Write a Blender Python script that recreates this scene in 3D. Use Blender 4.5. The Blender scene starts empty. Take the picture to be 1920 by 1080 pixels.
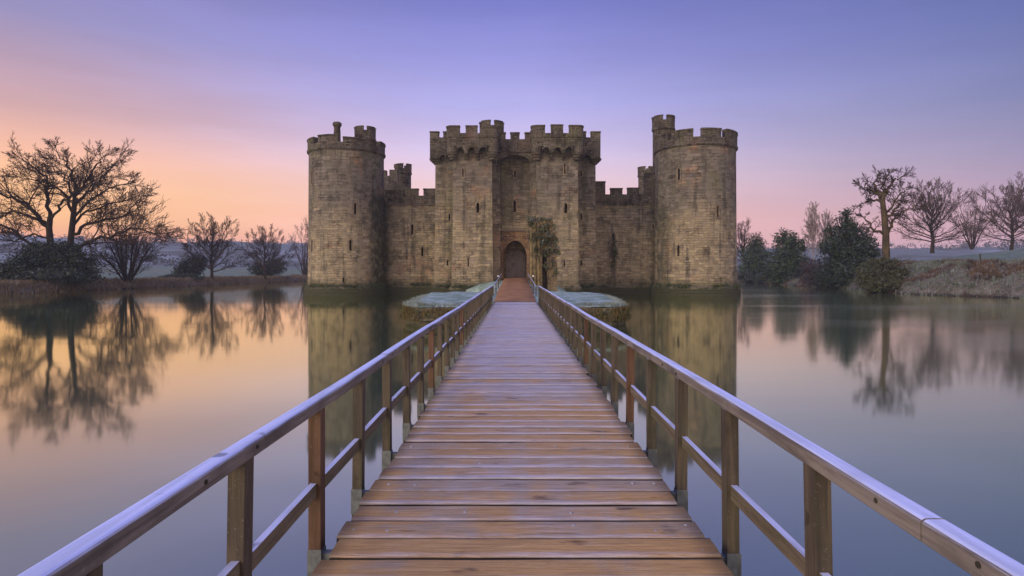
import bpy, bmesh, math, random
import numpy as np
from mathutils import Vector, Matrix, noise
PI = math.pi
R = math.radians
scene = bpy.context.scene
COL = scene.collection
F, VX, HY, CZ = 1100.0, 965.0, 509.0, 2.7      # focal length and horizon, used to turn measurements into metres

def P(px, py, d):
    """a point of the place at distance d metres from the bridge head"""
    return Vector(((px - VX) / F * d, d, CZ + (HY - py) / F * d))
def X(px, d): return (px - VX) / F * d
def Z(py, d): return CZ + (HY - py) / F * d
def lin(c):
    return tuple(((v / 255) / 12.92 if v / 255 <= .04045 else ((v / 255 + .055) / 1.055) ** 2.4) for v in c)

# ------------------------------------------------------------------ objects
def link(o, parent=None):
    COL.objects.link(o)
    if parent is not None: o.parent = parent
    return o
def tag(o, label=None, cat=None, group=None, kind=None):
    if label: o['label'] = label
    if cat: o['category'] = cat
    if group: o['group'] = group
    if kind: o['kind'] = kind
    return o
def empty(name, loc=(0, 0, 0)):
    o = bpy.data.objects.new(name, None)
    o.location = loc; o.empty_display_size = .3
    return link(o)
def set_uv(me, cyl=None):
    if not me.uv_layers: me.uv_layers.new(name='UVMap')
    uv = me.uv_layers[0].data
    V = me.vertices
    for p in me.polygons:
        n = p.normal
        if abs(n.z) > .75:
            for li in p.loop_indices:
                c = V[me.loops[li].vertex_index].co; uv[li].uv = (c.x, c.y)
        elif cyl:
            ref = math.atan2(p.center.x - cyl[0], -(p.center.y - cyl[1]))
            for li in p.loop_indices:
                c = V[me.loops[li].vertex_index].co
                a = math.atan2(c.x - cyl[0], -(c.y - cyl[1]))
                while a - ref > PI: a -= 2 * PI
                while a - ref < -PI: a += 2 * PI
                uv[li].uv = (a * cyl[2], c.z)
        else:
            t = Vector((-n.y, n.x, 0))
            if t.length < 1e-6: t = Vector((1, 0, 0))
            t.normalize()
            off = 7.3 * t.x + 3.1 * t.y
            for li in p.loop_indices:
                c = V[me.loops[li].vertex_index].co
                uv[li].uv = (c.x * t.x + c.y * t.y + off, c.z)

class MB:
    """collects faces of ONE part"""
    def __init__(s): s.v = []; s.f = []
    def add(s, vs, fs):
        b = len(s.v); s.v += [tuple(q) for q in vs]; s.f += [tuple(i + b for i in f) for f in fs]; return s
    def box(s, x0, x1, y0, y1, z0, z1):
        return s.add([(x0, y0, z0), (x1, y0, z0), (x1, y1, z0), (x0, y1, z0), (x0, y0, z1), (x1, y0, z1), (x1, y1, z1), (x0, y1, z1)],
                     [(3, 2, 1, 0), (4, 5, 6, 7), (0, 1, 5, 4), (1, 2, 6, 5), (2, 3, 7, 6), (3, 0, 4, 7)])
    def loft(s, rings, close=True):
        n = len(rings[0]); vs = [q for r in rings for q in r]; fs = []
        for k in range(len(rings) - 1):
            for i in range(n):
                j = (i + 1) % n
                fs.append((k * n + i, k * n + j, (k + 1) * n + j, (k + 1) * n + i))
        if close:
            fs.append(tuple(range(n))[::-1]); fs.append(tuple((len(rings) - 1) * n + i for i in range(n)))
        return s.add(vs, fs)
    def prism(s, poly, o, ux, uy, depth):
        """2-D polygon in the plane (ux, uy) at o, pushed along depth vector"""
        o, ux, uy, dv = Vector(o), Vector(ux), Vector(uy), Vector(depth)
        a = [o + ux * x + uy * y for x, y in poly]
        return s.loft([a, [q + dv for q in a]])
    def ring_prism(s, inner, outer, o, ux, uy, depth, open_ends=False):
        o, ux, uy, dv = Vector(o), Vector(ux), Vector(uy), Vector(depth)
        n = len(inner)
        A = [o + ux * x + uy * y for x, y in inner]; B = [o + ux * x + uy * y for x, y in outer]
        vs = A + B + [q + dv for q in A] + [q + dv for q in B]; fs = []
        for i in range(n - 1 if open_ends else n):
            j = (i + 1) % n
            fs += [(i, j, n + j, n + i), (2 * n + j, 2 * n + i, 3 * n + i, 3 * n + j), (i, 2 * n + i, 2 * n + j, j), (n + j, 3 * n + j, 3 * n + i, n + i)]
        if open_ends:
            fs += [(0, n, 3 * n, 2 * n), (n - 1, 3 * n - 1, 4 * n - 1, 2 * n - 1)]
        return s.add(vs, fs)
    def lathe(s, cx, cy, prof, seg=96, a0=0):
        rings = [[(cx + r * math.sin(a0 + 2 * PI * i / seg), cy - r * math.cos(a0 + 2 * PI * i / seg), z) for i in range(seg)] for r, z in prof]
        return s.loft(rings)
    def arc(s, cx, cy, ri, ro, a0, a1, z0, z1, jz=0):
        n = max(2, int(abs(a1 - a0) / R(4))); rings = []
        for k in range(n + 1):
            a = a0 + (a1 - a0) * k / n; sx, sy = math.sin(a), -math.cos(a)
            rings.append([(cx + ri * sx, cy + ri * sy, z0), (cx + ro * sx, cy + ro * sy, z0), (cx + ro * sx, cy + ro * sy, z1), (cx + ri * sx, cy + ri * sy, z1)])
        return s.loft(rings)
    def tube(s, pts, rad, n=6, cap=True):
        rings = []
        for k, p in enumerate(pts):
            a = pts[max(0, k - 1)]; b = pts[min(len(pts) - 1, k + 1)]
            d = Vector(b) - Vector(a)
            if d.length < 1e-9: d = Vector((0, 0, 1))
            d.normalize()
            u = d.cross(Vector((.31, .94, .17))); u.normalize(); w = d.cross(u)
            r = rad[k] if isinstance(rad, (list, tuple)) else rad
            rings.append([Vector(p) + (u * math.cos(2 * PI * i / n) + w * math.sin(2 * PI * i / n)) * r for i in range(n)])
        return s.loft(rings, cap)
    def build(s, name, mat, parent=None, cyl=None, uv=True, smooth=False, recalc=True):
        me = bpy.data.meshes.new(name)
        me.from_pydata(s.v, [], s.f); me.validate()
        if recalc:
            bm = bmesh.new(); bm.from_mesh(me); bmesh.ops.recalc_face_normals(bm, faces=bm.faces); bm.to_mesh(me); bm.free()
        if smooth:
            me.polygons.foreach_set('use_smooth', [True] * len(me.polygons))
        if uv: set_uv(me, cyl)
        me.materials.append(mat)
        return link(bpy.data.objects.new(name, me), parent)

def carve(o, cutters, cyl=None):
    """cut openings out of a solid part"""
    for mb in cutters:
        me = bpy.data.meshes.new('cut'); me.from_pydata(mb.v, [], mb.f)
        bm = bmesh.new(); bm.from_mesh(me); bmesh.ops.recalc_face_normals(bm, faces=bm.faces); bm.to_mesh(me); bm.free()
        c = bpy.data.objects.new('cut', me); COL.objects.link(c)
        m = o.modifiers.new('b', 'BOOLEAN'); m.operation = 'DIFFERENCE'; m.solver = 'EXACT'; m.object = c
        bpy.context.view_layer.update()
        dg = bpy.context.evaluated_depsgraph_get()
        new = bpy.data.meshes.new_from_object(o.evaluated_get(dg))
        o.modifiers.clear(); old = o.data; o.data = new; new.name = old.name
        bpy.data.meshes.remove(old); bpy.data.objects.remove(c); bpy.data.meshes.remove(me)
    set_uv(o.data, cyl)

# ------------------------------------------------------------------ materials
class NT:
    def __init__(s, name):
        s.m = bpy.data.materials.new(name); s.m.use_nodes = True
        s.t = s.m.node_tree; s.t.nodes.clear()
    def n(s, typ, ins=None, **props):
        nd = s.t.nodes.new('ShaderNode' + typ)
        for k, v in props.items(): setattr(nd, k, v)
        for k, v in (ins or {}).items():
            sk = nd.inputs[k]
            if isinstance(v, bpy.types.NodeSocket): s.t.links.new(v, sk)
            elif isinstance(v, tuple) and len(v) == 3 and sk.type == 'RGBA': sk.default_value = (*v, 1)
            else: sk.default_value = v
        return nd
    def math(s, op, a, b=0, c=0, clamp=False):
        nd = s.n('Math', {0: a, 1: b, 2: c}, operation=op); nd.use_clamp = clamp; return nd.outputs[0]
    def mix(s, f, a, b, bt='MIX'):
        nd = s.t.nodes.new('ShaderNodeMix'); nd.data_type = 'RGBA'; nd.blend_type = bt; nd.clamp_factor = True
        for sk, v in ((nd.inputs[0], f), (nd.inputs[6], a), (nd.inputs[7], b)):
            if isinstance(v, bpy.types.NodeSocket): s.t.links.new(v, sk)
            elif isinstance(v, tuple): sk.default_value = (*v, 1) if len(v) == 3 else v
            else: sk.default_value = v
        return nd.outputs[2]
    def noise(s, vec, scale, detail=4, rough=.55, dist=0):
        return s.n('TexNoise', {'Vector': vec, 'Scale': scale, 'Detail': detail, 'Roughness': rough, 'Distortion': dist}).outputs[0]
    def scaled(s, vec, sc, loc=(0, 0, 0)):
        return s.n('Mapping', {0: vec, 'Location': loc, 'Scale': sc}).outputs[0]
    def ss(s, v, a, b, lo=0., hi=1.):
        return s.n('MapRange', {0: v, 1: a, 2: b, 3: lo, 4: hi}, interpolation_type='SMOOTHSTEP').outputs[0]
    def ramp(s, v, els):
        nd = s.n('ValToRGB', {0: v}); e = nd.color_ramp.elements
        while len(e) < len(els): e.new(.5)
        for q, (p, c) in zip(e, els): q.position = p; q.color = (*c, 1)
        return nd.outputs[0]
    def pos(s): return s.n('NewGeometry').outputs['Position']
    def nrm(s): return s.n('NewGeometry').outputs['Normal']
    def xyz(s, v): return s.n('SeparateXYZ', {0: v}).outputs
    def finish(s, col, rough=.85, bump=None, bd=.02, bs=1., **kw):
        b = s.n('BsdfPrincipled', {'Base Color': col, 'Roughness': rough})
        for k, v in kw.items(): 
            sk = b.inputs[k.replace('_', ' ')]
            if isinstance(v, bpy.types.NodeSocket): s.t.links.new(v, sk)
            else: sk.default_value = v
        if bump is not None:
            bp = s.n('Bump', {'Height': bump, 'Distance': bd, 'Strength': bs})
            s.t.links.new(bp.outputs[0], b.inputs['Normal'])
        o = s.n('OutputMaterial', {0: b.outputs[0]})
        return s.m

def stone(name, warm, grey, dark, bw=.66, bh=.31, z0=7., z1=16., damp=1., pink=(.36, .20, .12), stains_shade=()):
    t = NT(name); p = t.pos(); z = t.xyz(p)[2]
    uv = t.n('UVMap').outputs[0]
    dn = t.n('TexNoise', {'Vector': uv, 'Scale': .9, 'Detail': 3}).outputs[1]
    d2 = t.n('VectorMath', {0: dn, 1: (.5, .5, .5)}, operation='SUBTRACT').outputs[0]
    d3 = t.n('VectorMath', {0: d2, 1: (.42, .26, 0)}, operation='MULTIPLY').outputs[0]
    u2 = t.n('VectorMath', {0: uv, 1: d3}, operation='ADD').outputs[0]
    br = t.n('TexBrick', {'Vector': u2, 'Color1': (0, 0, 0), 'Color2': (1, 1, 1), 'Mortar': (.5, .5, .5), 'Scale': 1., 'Mortar Size': .022, 'Mortar Smooth': .35, 'Bias': 0., 'Brick Width': bw, 'Row Height': bh})
    br.offset = .43; br.squash = 1.35; br.squash_frequency = 3
    b2 = t.n('TexBrick', {'Vector': t.scaled(u2, (1, 1, 1), (.37, .11, 0)), 'Color1': (0, 0, 0), 'Color2': (1, 1, 1), 'Mortar': (.5, .5, .5), 'Scale': 1., 'Mortar Size': .02, 'Mortar Smooth': .4, 'Bias': 0., 'Brick Width': bw * .71, 'Row Height': bh * .73})
    b2.offset = .37; b2.squash = .8; b2.squash_frequency = 2
    sel = t.ss(t.noise(t.scaled(uv, (.35, 1., 1), (4, 2, 0)), .42, 3, .5), .47, .53)     # repairs laid in smaller courses
    rnd = t.math('ADD', t.math('MULTIPLY', t.xyz(br.outputs[0])[0], t.math('SUBTRACT', 1., sel)), t.math('MULTIPLY', t.xyz(b2.outputs[0])[0], sel))
    mort = t.math('ADD', t.math('MULTIPLY', br.outputs[1], t.math('SUBTRACT', 1., sel)), t.math('MULTIPLY', b2.outputs[1], sel))
    vis = t.ss(t.noise(p, .5, 4, .6), .34, .60, .55, 1.)            # worn faces where the coursing fades
    mort = t.math('MULTIPLY', mort, vis); rnd = t.math('ADD', t.math('MULTIPLY', t.math('SUBTRACT', rnd, .5), vis), .5)
    big = t.noise(p, .22, 5, .6); mid = t.noise(t.scaled(p, (1, 1, 1), (9, 4, 2)), .9, 5, .65); fine = t.noise(p, 7., 5, .7)
    streak = t.noise(t.scaled(p, (1.3, 1.3, .12)), 1.4, 5, .65)
    # weather line: greyer, darker stone high on the walls, warmer stone near the moat
    wz = t.math('ADD', t.ss(z, z0, z1), t.math('MULTIPLY', t.math('SUBTRACT', big, .5), 1.7))
    wz = t.ss(wz, .1, .85)
    c = t.mix(wz, warm, grey)
    c = t.mix(t.ss(t.noise(t.scaled(p, (1, 1, 1), (31, 7, 5)), .33, 4, .6), .56, .70, 0, .75), c, pink)
    c = t.mix(t.ss(t.noise(t.scaled(p, (1, 1, .6), (3, 37, 15)), .42, 5, .65), .50, .70, 0, .6), c, (.15, .145, .075))
    c = t.mix(t.ss(mid, .50, .74, 0, .75), c, dark)
    c = t.mix(t.ss(streak, .49, .70, 0, .85), c, dark)
    c = t.mix(t.ss(t.noise(t.scaled(p, (1, 1, 1), (11, 3, 25)), 1.7, 4, .7), .62, .74, 0, .5), c, (.40, .37, .31))
    v = t.math('ADD', t.math('MULTIPLY', rnd, .62), .62)
    c = t.mix(t.ss(t.math('FRACT', t.math('MULTIPLY', rnd, 7.31)), .55, .95, 0, .5), c, (.20, .165, .15))
    v = t.math('MULTIPLY', v, t.math('ADD', t.math('MULTIPLY', fine, .7), .65))
    vv = t.n('CombineXYZ', {0: v, 1: v, 2: v}).outputs[0]
    c = t.mix(1., c, vv, 'MULTIPLY')
    c = t.mix(t.math('MULTIPLY', mort, t.ss(mid, .3, .62, .85, .15)), c, (.42, .36, .27))
    c = t.mix(t.math('MULTIPLY', mort, t.ss(mid, .48, .6, .0, .8)), c, (.035, .03, .027))
    for xc, hw, zt, zb, k in stains_shade:      # algae and soot runs below loops; algae plus painted shade where wall meets tower
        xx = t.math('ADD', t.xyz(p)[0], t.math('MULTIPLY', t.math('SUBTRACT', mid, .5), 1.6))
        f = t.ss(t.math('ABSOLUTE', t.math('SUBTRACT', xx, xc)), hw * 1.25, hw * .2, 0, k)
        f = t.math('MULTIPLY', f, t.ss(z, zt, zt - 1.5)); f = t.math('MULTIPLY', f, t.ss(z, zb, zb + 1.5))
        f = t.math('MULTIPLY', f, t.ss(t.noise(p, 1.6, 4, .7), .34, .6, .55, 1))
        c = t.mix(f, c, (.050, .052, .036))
    if damp:
        dz = t.math('ADD', z, t.math('MULTIPLY', t.math('SUBTRACT', mid, .5), 2.0))
        c = t.mix(t.ss(dz, damp + .12, damp - .15, 0, .93), c, (.028, .030, .022))
        c = t.mix(t.ss(dz, damp + 1.3, damp, 0, .55), c, (.07, .07, .035))
    h = t.math('SUBTRACT', t.math('ADD', t.math('MULTIPLY', fine, .5), t.math('MULTIPLY', rnd, .7)), t.math('MULTIPLY', mort, 1.3))
    return t.finish(c, .93, h, .09, 1., Specular_IOR_Level=.2)

def wood(name, base, wet, frost_amt=1., axis=1, frost_top=True, moss=0.):
    t = NT(name); p = t.pos(); q = t.xyz(p); nz = t.xyz(t.nrm())[2]
    sc = [22, 22, 22]; sc[axis] = 1.1
    grain = t.noise(t.scaled(p, tuple(sc)), 1., 6, .68, .6)
    big = t.noise(p, 1.3, 4, .6); fine = t.noise(p, 60., 3, .6)
    c = t.mix(t.ss(grain, .35, .68), wet, base)
    c = t.mix(t.ss(big, .5, .72, 0, .7), c, tuple(v * .4 for v in wet))
    if moss: c = t.mix(t.ss(t.noise(t.scaled(p, (1, 1, .35), (4, 9, 2)), 3.5, 4, .65), .46, .66, 0, moss), c, (.085, .095, .03))
    c = t.mix(t.ss(fine, .62, .75, 0, .35), c, (.36, .34, .32))
    f = t.math('MULTIPLY', t.ss(t.math('ADD', nz, t.math('MULTIPLY', t.math('SUBTRACT', grain, .5), .7)), .45, .8), t.ss(big, .26, .5, .62 * frost_amt, frost_amt))
    c = t.mix(f, c, t.mix(t.ss(grain, .36, .6), (.48, .51, .68), (.61, .65, .90)))
    c = t.mix(t.ss(t.noise(t.scaled(p, tuple(v * 2.6 if k != axis else .8 for k, v in enumerate(sc)), (3, 1, 2)), 1., 3, .5, 1.), .70, .735, 0, .7), c, (.05, .04, .04))
    if frost_amt: c = t.mix(t.ss(t.noise(t.scaled(p, (5, 5, 5)), 1., 2, .5), .70, .76, 0, .6), c, tuple(v * .35 for v in wet))
    h = t.math('ADD', grain, t.math('MULTIPLY', fine, .4))
    return t.finish(c, .7, h, .004, .8, Specular_IOR_Level=.3)

def plank_mat():
    t = NT('deck_wood'); p = t.pos(); q = t.xyz(p); uv = t.xyz(t.n('UVMap').outputs[0])
    rnd = t.n('ObjectInfo').outputs['Random']
    off = t.n('CombineXYZ', {0: t.math('MULTIPLY', rnd, 57.), 1: 0., 2: t.math('MULTIPLY', rnd, 13.)}).outputs[0]
    pp = t.n('VectorMath', {0: p, 1: off}, operation='ADD').outputs[0]
    grain = t.math('ADD', t.math('MULTIPLY', t.noise(t.scaled(pp, (2.2, 34, 30)), 1., 6, .66, .9), .62), t.math('MULTIPLY', t.noise(t.scaled(pp, (5., 150, 90), (4, 2, 7)), 1., 4, .7, .5), .38))
    knot = t.noise(t.scaled(pp, (2.2, 6, 6)), 1., 3, .5)
    big = t.noise(t.scaled(pp, (.9, 5.5, 1)), 1., 5, .62)
    wet = t.noise(t.scaled(p, (1.5, .55, 1), (3, 1, 0)), 1.1, 4, .6)
    fine = t.noise(p, 90., 3, .6)
    # weathered grey-brown board, orange where it is wet, hoar frost along the near edges and the grain
    dry = t.ramp(grain, [(.25, (.16, .115, .08)), (.42, (.40, .29, .185)), (.58, (.52, .39, .265)), (.78, (.60, .49, .37))])
    wetc = t.ramp(grain, [(.25, (.15, .07, .022)), (.40, (.47, .265, .085)), (.55, (.65, .375, .125)), (.75, (.74, .53, .27))])
    far = t.ss(q[1], 2.5, 17.)
    wm = t.math('ADD', t.math('ADD', t.math('MULTIPLY', wet, .7), t.math('MULTIPLY', big, .5)), t.math('MULTIPLY', t.math('SUBTRACT', rnd, .5), .20))
    wm = t.math('ADD', wm, t.math('MULTIPLY', far, -.15))
    c = t.mix(t.ss(wm, .43, .62, 0, .95), dry, wetc)
    c = t.mix(t.ss(knot, .61, .73, 0, .75), c, (.06, .03, .014))
    ctr = t.ss(t.math('ABSOLUTE', t.math('SUBTRACT', q[0], .05)), .2, 1.15, .05, 0.)
    m = t.math('ADD', t.math('MULTIPLY', t.math('SUBTRACT', grain, .5), .5), t.math('MULTIPLY', t.math('SUBTRACT', big, .5), .8))
    m = t.math('ADD', m, t.math('ADD', t.math('MULTIPLY', far, t.math('ADD', .16, t.math('MULTIPLY', t.math('FRACT', t.math('MULTIPLY', rnd, 29.)), .26))), ctr))
    m = t.math('ADD', m, t.math('MULTIPLY', t.math('SUBTRACT', wm, .6), -.5))
    m = t.math('ADD', m, t.math('MULTIPLY', t.ss(uv[1], .30, .02), t.math('MULTIPLY', t.math('ADD', t.math('FRACT', t.math('MULTIPLY', rnd, 17.)), .1), .50)))
    f = t.ss(m, .05, .45, 0., .70)
    c = t.mix(f, c, t.mix(t.ss(grain, .36, .62), (.46, .43, .47), (.66, .64, .75)))
    c = t.mix(t.ss(t.math('ABSOLUTE', t.math('SUBTRACT', q[0], .05)), 1.06, 1.26, 0, .65), c, (.055, .045, .03))
    c = t.mix(t.ss(t.noise(t.scaled(pp, (1.3, 60, 60), (2, 5, 1)), 1., 4, .6, 1.2), .66, .70, 0, .85), c, (.03, .02, .014))
    c = t.mix(t.ss(t.noise(t.scaled(pp, (3.2, 130, 90), (8, 1, 3)), 1., 5, .75, .8), .40, .62, .55, 0), c, t.mix(1., c, (.55, .52, .50), 'MULTIPLY'))
    c = t.mix(t.ss(uv[1], .90, .955, 0, .92), c, (.02, .015, .014))     # gap shade painted onto the far edge, widening the dark line
    c = t.mix(t.ss(q[2], .894, .884), c, (.018, .013, .012))     # shade of the gaps put into the colour of the plank sides
    h = t.math('ADD', t.math('MULTIPLY', grain, 1.), t.math('MULTIPLY', fine, .25))
    return t.finish(c, t.ss(m, .0, .3, .45, .8), h, .010, 1., Specular_IOR_Level=.35)

def simple(name, c, c2=None, sc=3., rough=.85, bd=.02, sp=.3, stretch=(1, 1, 1), lo=.35, hi=.65):
    t = NT(name); p = t.pos(); n = t.noise(t.scaled(p, stretch), sc, 5, .65)
    cc = t.mix(t.ss(n, lo, hi), c, c2 or tuple(v * .6 for v in c))
    return t.finish(cc, rough, n, bd, .7, Specular_IOR_Level=sp)

def foliage(name, a, b, frost=0., nscale=.6):
    t = NT(name); p = t.pos(); n = t.noise(p, nscale, 3, .6); n2 = t.noise(p, 6., 2)
    c = t.mix(t.ss(n, .36, .64), a, b)
    c = t.mix(t.ss(n2, .3, .7, 0, .5), c, tuple(v * .45 for v in a))
    if frost: c = t.mix(t.ss(t.noise(t.scaled(p, (1, 1, 1), (5, 5, 5)), 1.6, 4, .7), .50, .70, 0, frost), c, (.38, .42, .45))
    return t.finish(c, .8, None, Specular_IOR_Level=.15)

M = {}
STAINS_SHADE = [(-15.6, .95, 12.5, -2, .95), (-3.35, .42, 8.9, -2, .55), (16.6, .6, 11, -2, .7), (7.6, .45, 16, 6, .6), (X(1151, 69.6), .45, 6.5, -2, .6), (X(773, 70), .3, 7.0, 3.2, .6), (X(792, 70), .35, 4.7, -1, .65), (-7.0, .35, 15, -2, .4)]  # runs at the tower and curtain joints carry painted corner shade too
M['stone'] = stone('castle_stone', (.36, .28, .18), (.185, .154, .126), (.060, .052, .044), .74, .35, 4., 15., stains_shade=STAINS_SHADE)
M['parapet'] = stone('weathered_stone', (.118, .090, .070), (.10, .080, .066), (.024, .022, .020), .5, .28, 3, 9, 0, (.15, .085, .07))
M['trim'] = simple('dressed_stone', (.27, .205, .14), (.13, .10, .08), 2.2, .9, .02, .2)
M['red_stone'] = stone('red_stone', (.35, .20, .105), (.35, .19, .10), (.13, .07, .045), .5, .25, 30, 40, 0)
M['dark_stone'] = stone('mossy_stone', (.20, .17, .13), (.16, .14, .11), (.07, .065, .045), .55, .24, 3, 9, .12, (.20, .13, .08))
M['ruin'] = stone('ruin_stone', (.29, .20, .10), (.22, .16, .09), (.075, .06, .045), .45, .25, 5, 12, 0, (.33, .19, .06))
M['shaft'] = simple('jamb_stone', (.27, .20, .095), (.11, .085, .045), 2.5, .9, .03, .2)
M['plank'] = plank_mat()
M['rail'] = wood('handrail_wood', (.255, .22, .195), (.12, .10, .09), 1., 1)
M['post'] = wood('post_wood', (.130, .098, .070), (.058, .046, .036), .9, 2, True, .2)
M['redpost'] = wood('reddish_post_wood', (.165, .088, .056), (.085, .042, .026), .9, 2, True, .1)
M['midrail'] = wood('midrail_wood', (.20, .16, .11), (.10, .078, .052), .85, 1, True, .35)
M['steel'] = simple('galvanised_steel', (.17, .18, .18), (.10, .105, .10), 14., .5, .003, .5)
M['bolt'] = simple('bolt_steel', (.45, .45, .5), (.2, .2, .2), 30., .45, .001, .5)
M['beam'] = simple('tarred_timber', (.06, .05, .035), (.03, .028, .02), 5., .85, .01, .3)
M['door'] = wood('oak_door', (.46, .40, .42), (.32, .27, .28), 0., 2)
M['gravel'] = simple('orange_gravel', (.36, .19, .09), (.25, .12, .055), 1.3, .95, .02, .15)
M['bark'] = simple('dark_bark', (.050, .036, .028), (.028, .022, .018), 3., .95, .02, .1)
M['oakbark'] = simple('oak_bark', (.115, .085, .048), (.055, .042, .028), 2.5, .95, .03, .1, (1, 1, .3))
M['twig'] = simple('twig_bark', (.062, .042, .034), (.045, .033, .03), 1., .95, .01, .05)
M['pinktwig'] = simple('frosted_twig', (.12, .085, .08), (.075, .055, .058), 1., .95, .01, .05)
M['birch'] = simple('pale_birch_twig', (.34, .27, .26), (.22, .17, .17), 1., .95, .01, .05)
M['yew'] = foliage('evergreen_leaf', (.024, .032, .026), (.055, .062, .038), .25)
M['holly'] = foliage('holly_leaf', (.026, .042, .026), (.060, .085, .045), .4)
M['laurel'] = foliage('laurel_leaf', (.026, .042, .02), (.075, .10, .042), .3)
M['olive'] = foliage('bramble_leaf', (.060, .062, .026), (.085, .082, .03), .28)
M['ivy'] = foliage('ivy_leaf', (.075, .085, .04), (.16, .155, .085), .6, 1.6)
M['rime'] = foliage('rime_grass', (.22, .26, .20), (.40, .46, .45), .5, 1.5)
M['weed'] = foliage('weed_leaf', (.05, .065, .025), (.10, .11, .045), .3, 1.5)
M['moss'] = foliage('moss_leaf', (.13, .12, .042), (.20, .125, .05), .1, 1.5)
M['far'] = foliage('far_wood_leaf', (.035, .04, .035), (.055, .055, .05), 0, .02)
M['drygrass'] = foliage('dry_grass', (.17, .115, .065), (.25, .18, .12), .35, .5)
M['frostgrass'] = foliage('frosted_grass', (.11, .12, .08), (.22, .24, .21), .6, .5)
M['bracken'] = foliage('dead_bracken', (.125, .08, .05), (.18, .115, .075), .55, .5)
M['heather'] = foliage('brown_bramble', (.065, .045, .036), (.12, .08, .07), .3, .5)
M['cap'] = simple('white_paint', (.75, .74, .7), (.55, .54, .5), 5., .6)

# ------------------------------------------------------------------ sky and light
SUN_AZ, SUN_EL = R(-132), R(22)         # azimuth from the view direction (+Y), clockwise
def make_world():
    w = bpy.data.worlds.new('World'); scene.world = w; w.use_nodes = True
    t = NT.__new__(NT); t.t = w.node_tree; t.t.nodes.clear()
    d = t.n('TexCoord').outputs['Generated']
    d = t.n('VectorMath', {0: d}, operation='NORMALIZE').outputs[0]
    x, y, z = t.xyz(d)
    el = t.math('DIVIDE', t.math('ARCSINE', t.math('MAXIMUM', z, 0.)), PI / 2, clamp=True)
    az = t.math('DIVIDE', t.math('ARCTAN2', x, y), PI / 180)
    def rp(els): return t.ramp(el, [(e / 90, lin(c)) for e, c in els])
    L = rp([(0, (255, 128, 78)), (2, (255, 158, 102)), (4, (255, 186, 110)), (6.5, (255, 192, 130)), (9, (246, 184, 150)), (12.5, (200, 158, 160)), (19, (142, 134, 178)), (30, (105, 108, 186)), (55, (120, 135, 225)), (90, (128, 146, 236))])
    C = rp([(0, (255, 176, 150)), (5, (252, 190, 178)), (8.5, (234, 200, 210)), (11.5, (208, 190, 226)), (15.5, (172, 167, 224)), (20, (142, 140, 208)), (25, (112, 116, 192)), (36, (104, 116, 198)), (55, (120, 135, 225)), (90, (128, 146, 236))])
    RR = rp([(0, (206, 152, 158)), (3, (200, 152, 164)), (6, (172, 143, 168)), (9, (146, 134, 170)), (13, (116, 119, 166)), (19, (88, 98, 158)), (30, (80, 92, 160)), (55, (112, 128, 215)), (90, (128, 146, 236))])
    B = rp([(0, (195, 170, 160)), (8, (228, 200, 170)), (18, (218, 198, 180)), (32, (188, 180, 195)), (55, (135, 145, 228)), (90, (128, 146, 236))])
    wv = t.noise(t.scaled(d, (1.2, 1.2, 9.)), 1.6, 5, .6)       # thin veils of mist in the air
    el = t.math('ADD', el, 0.)
    aL = t.ss(t.math('ADD', az, t.math('MULTIPLY', t.math('SUBTRACT', wv, .5), 16.)), -44., -2., 0, 1)
    c = t.mix(aL, L, C)
    c = t.mix(t.n('MapRange', {0: az, 1: 2., 2: 42.}).outputs[0], c, RR)
    B = t.mix(1., B, (1.35, 1.30, 1.12), 'MULTIPLY')
    c = t.mix(t.ss(t.math('ABSOLUTE', az), 60., 115.), c, B)
    vv = t.ss(wv, .3, .7, .955, 1.045)
    c = t.mix(1., c, t.n('CombineXYZ', {0: vv, 1: vv, 2: vv}).outputs[0], 'MULTIPLY')
    hi = t.ss(el, 32 / 90, 62 / 90, 1., 1.3)
    c = t.mix(1., c, t.n('CombineXYZ', {0: hi, 1: hi, 2: hi}).outputs[0], 'MULTIPLY')
    c = t.mix(1., c, (1.14, 1.14, 1.12), 'MULTIPLY')
    sk = t.n('TexSky', sky_type='NISHITA', sun_disc=False, sun_elevation=SUN_EL, sun_rotation=SUN_AZ, air_density=1.2, dust_density=1.5)
    b1 = t.n('Background', {0: sk.outputs[0], 1: .006})
    b2 = t.n('Background', {0: c, 1: 1.0})
    ad = t.n('AddShader', {0: b1.outputs[0], 1: b2.outputs[0]})
    t.n('OutputWorld', {0: ad.outputs[0]})
make_world()
sl = bpy.data.lights.new('sun', 'SUN'); sl.energy = 1.7; sl.angle = R(24); sl.color = (1., .86, .67)
so = link(bpy.data.objects.new('sun', sl))
sd = Vector((math.sin(SUN_AZ) * math.cos(SUN_EL), math.cos(SUN_AZ) * math.cos(SUN_EL), math.sin(SUN_EL)))
so.rotation_euler = (-sd).to_track_quat('-Z', 'Y').to_euler()
so.location = (-40, -40, 60)

cam = bpy.data.cameras.new('camera'); co = link(bpy.data.objects.new('camera', cam))
co.location = (0, 0, CZ); co.rotation_euler = (R(90), 0, 0)
cam.sensor_width = 36; cam.lens = 36 * F / 1920; cam.shift_x = -(VX - 960) / 1920; cam.shift_y = -(540 - HY) / 1920
cam.clip_start = .05; cam.clip_end = 9000
scene.camera = co
scene.view_settings.view_transform = 'Standard'; scene.view_settings.look = 'None'
scene.view_settings.exposure = 0; scene.view_settings.gamma = 1
scene.cycles.max_bounces = 8; scene.cycles.volume_bounces = 1

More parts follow.
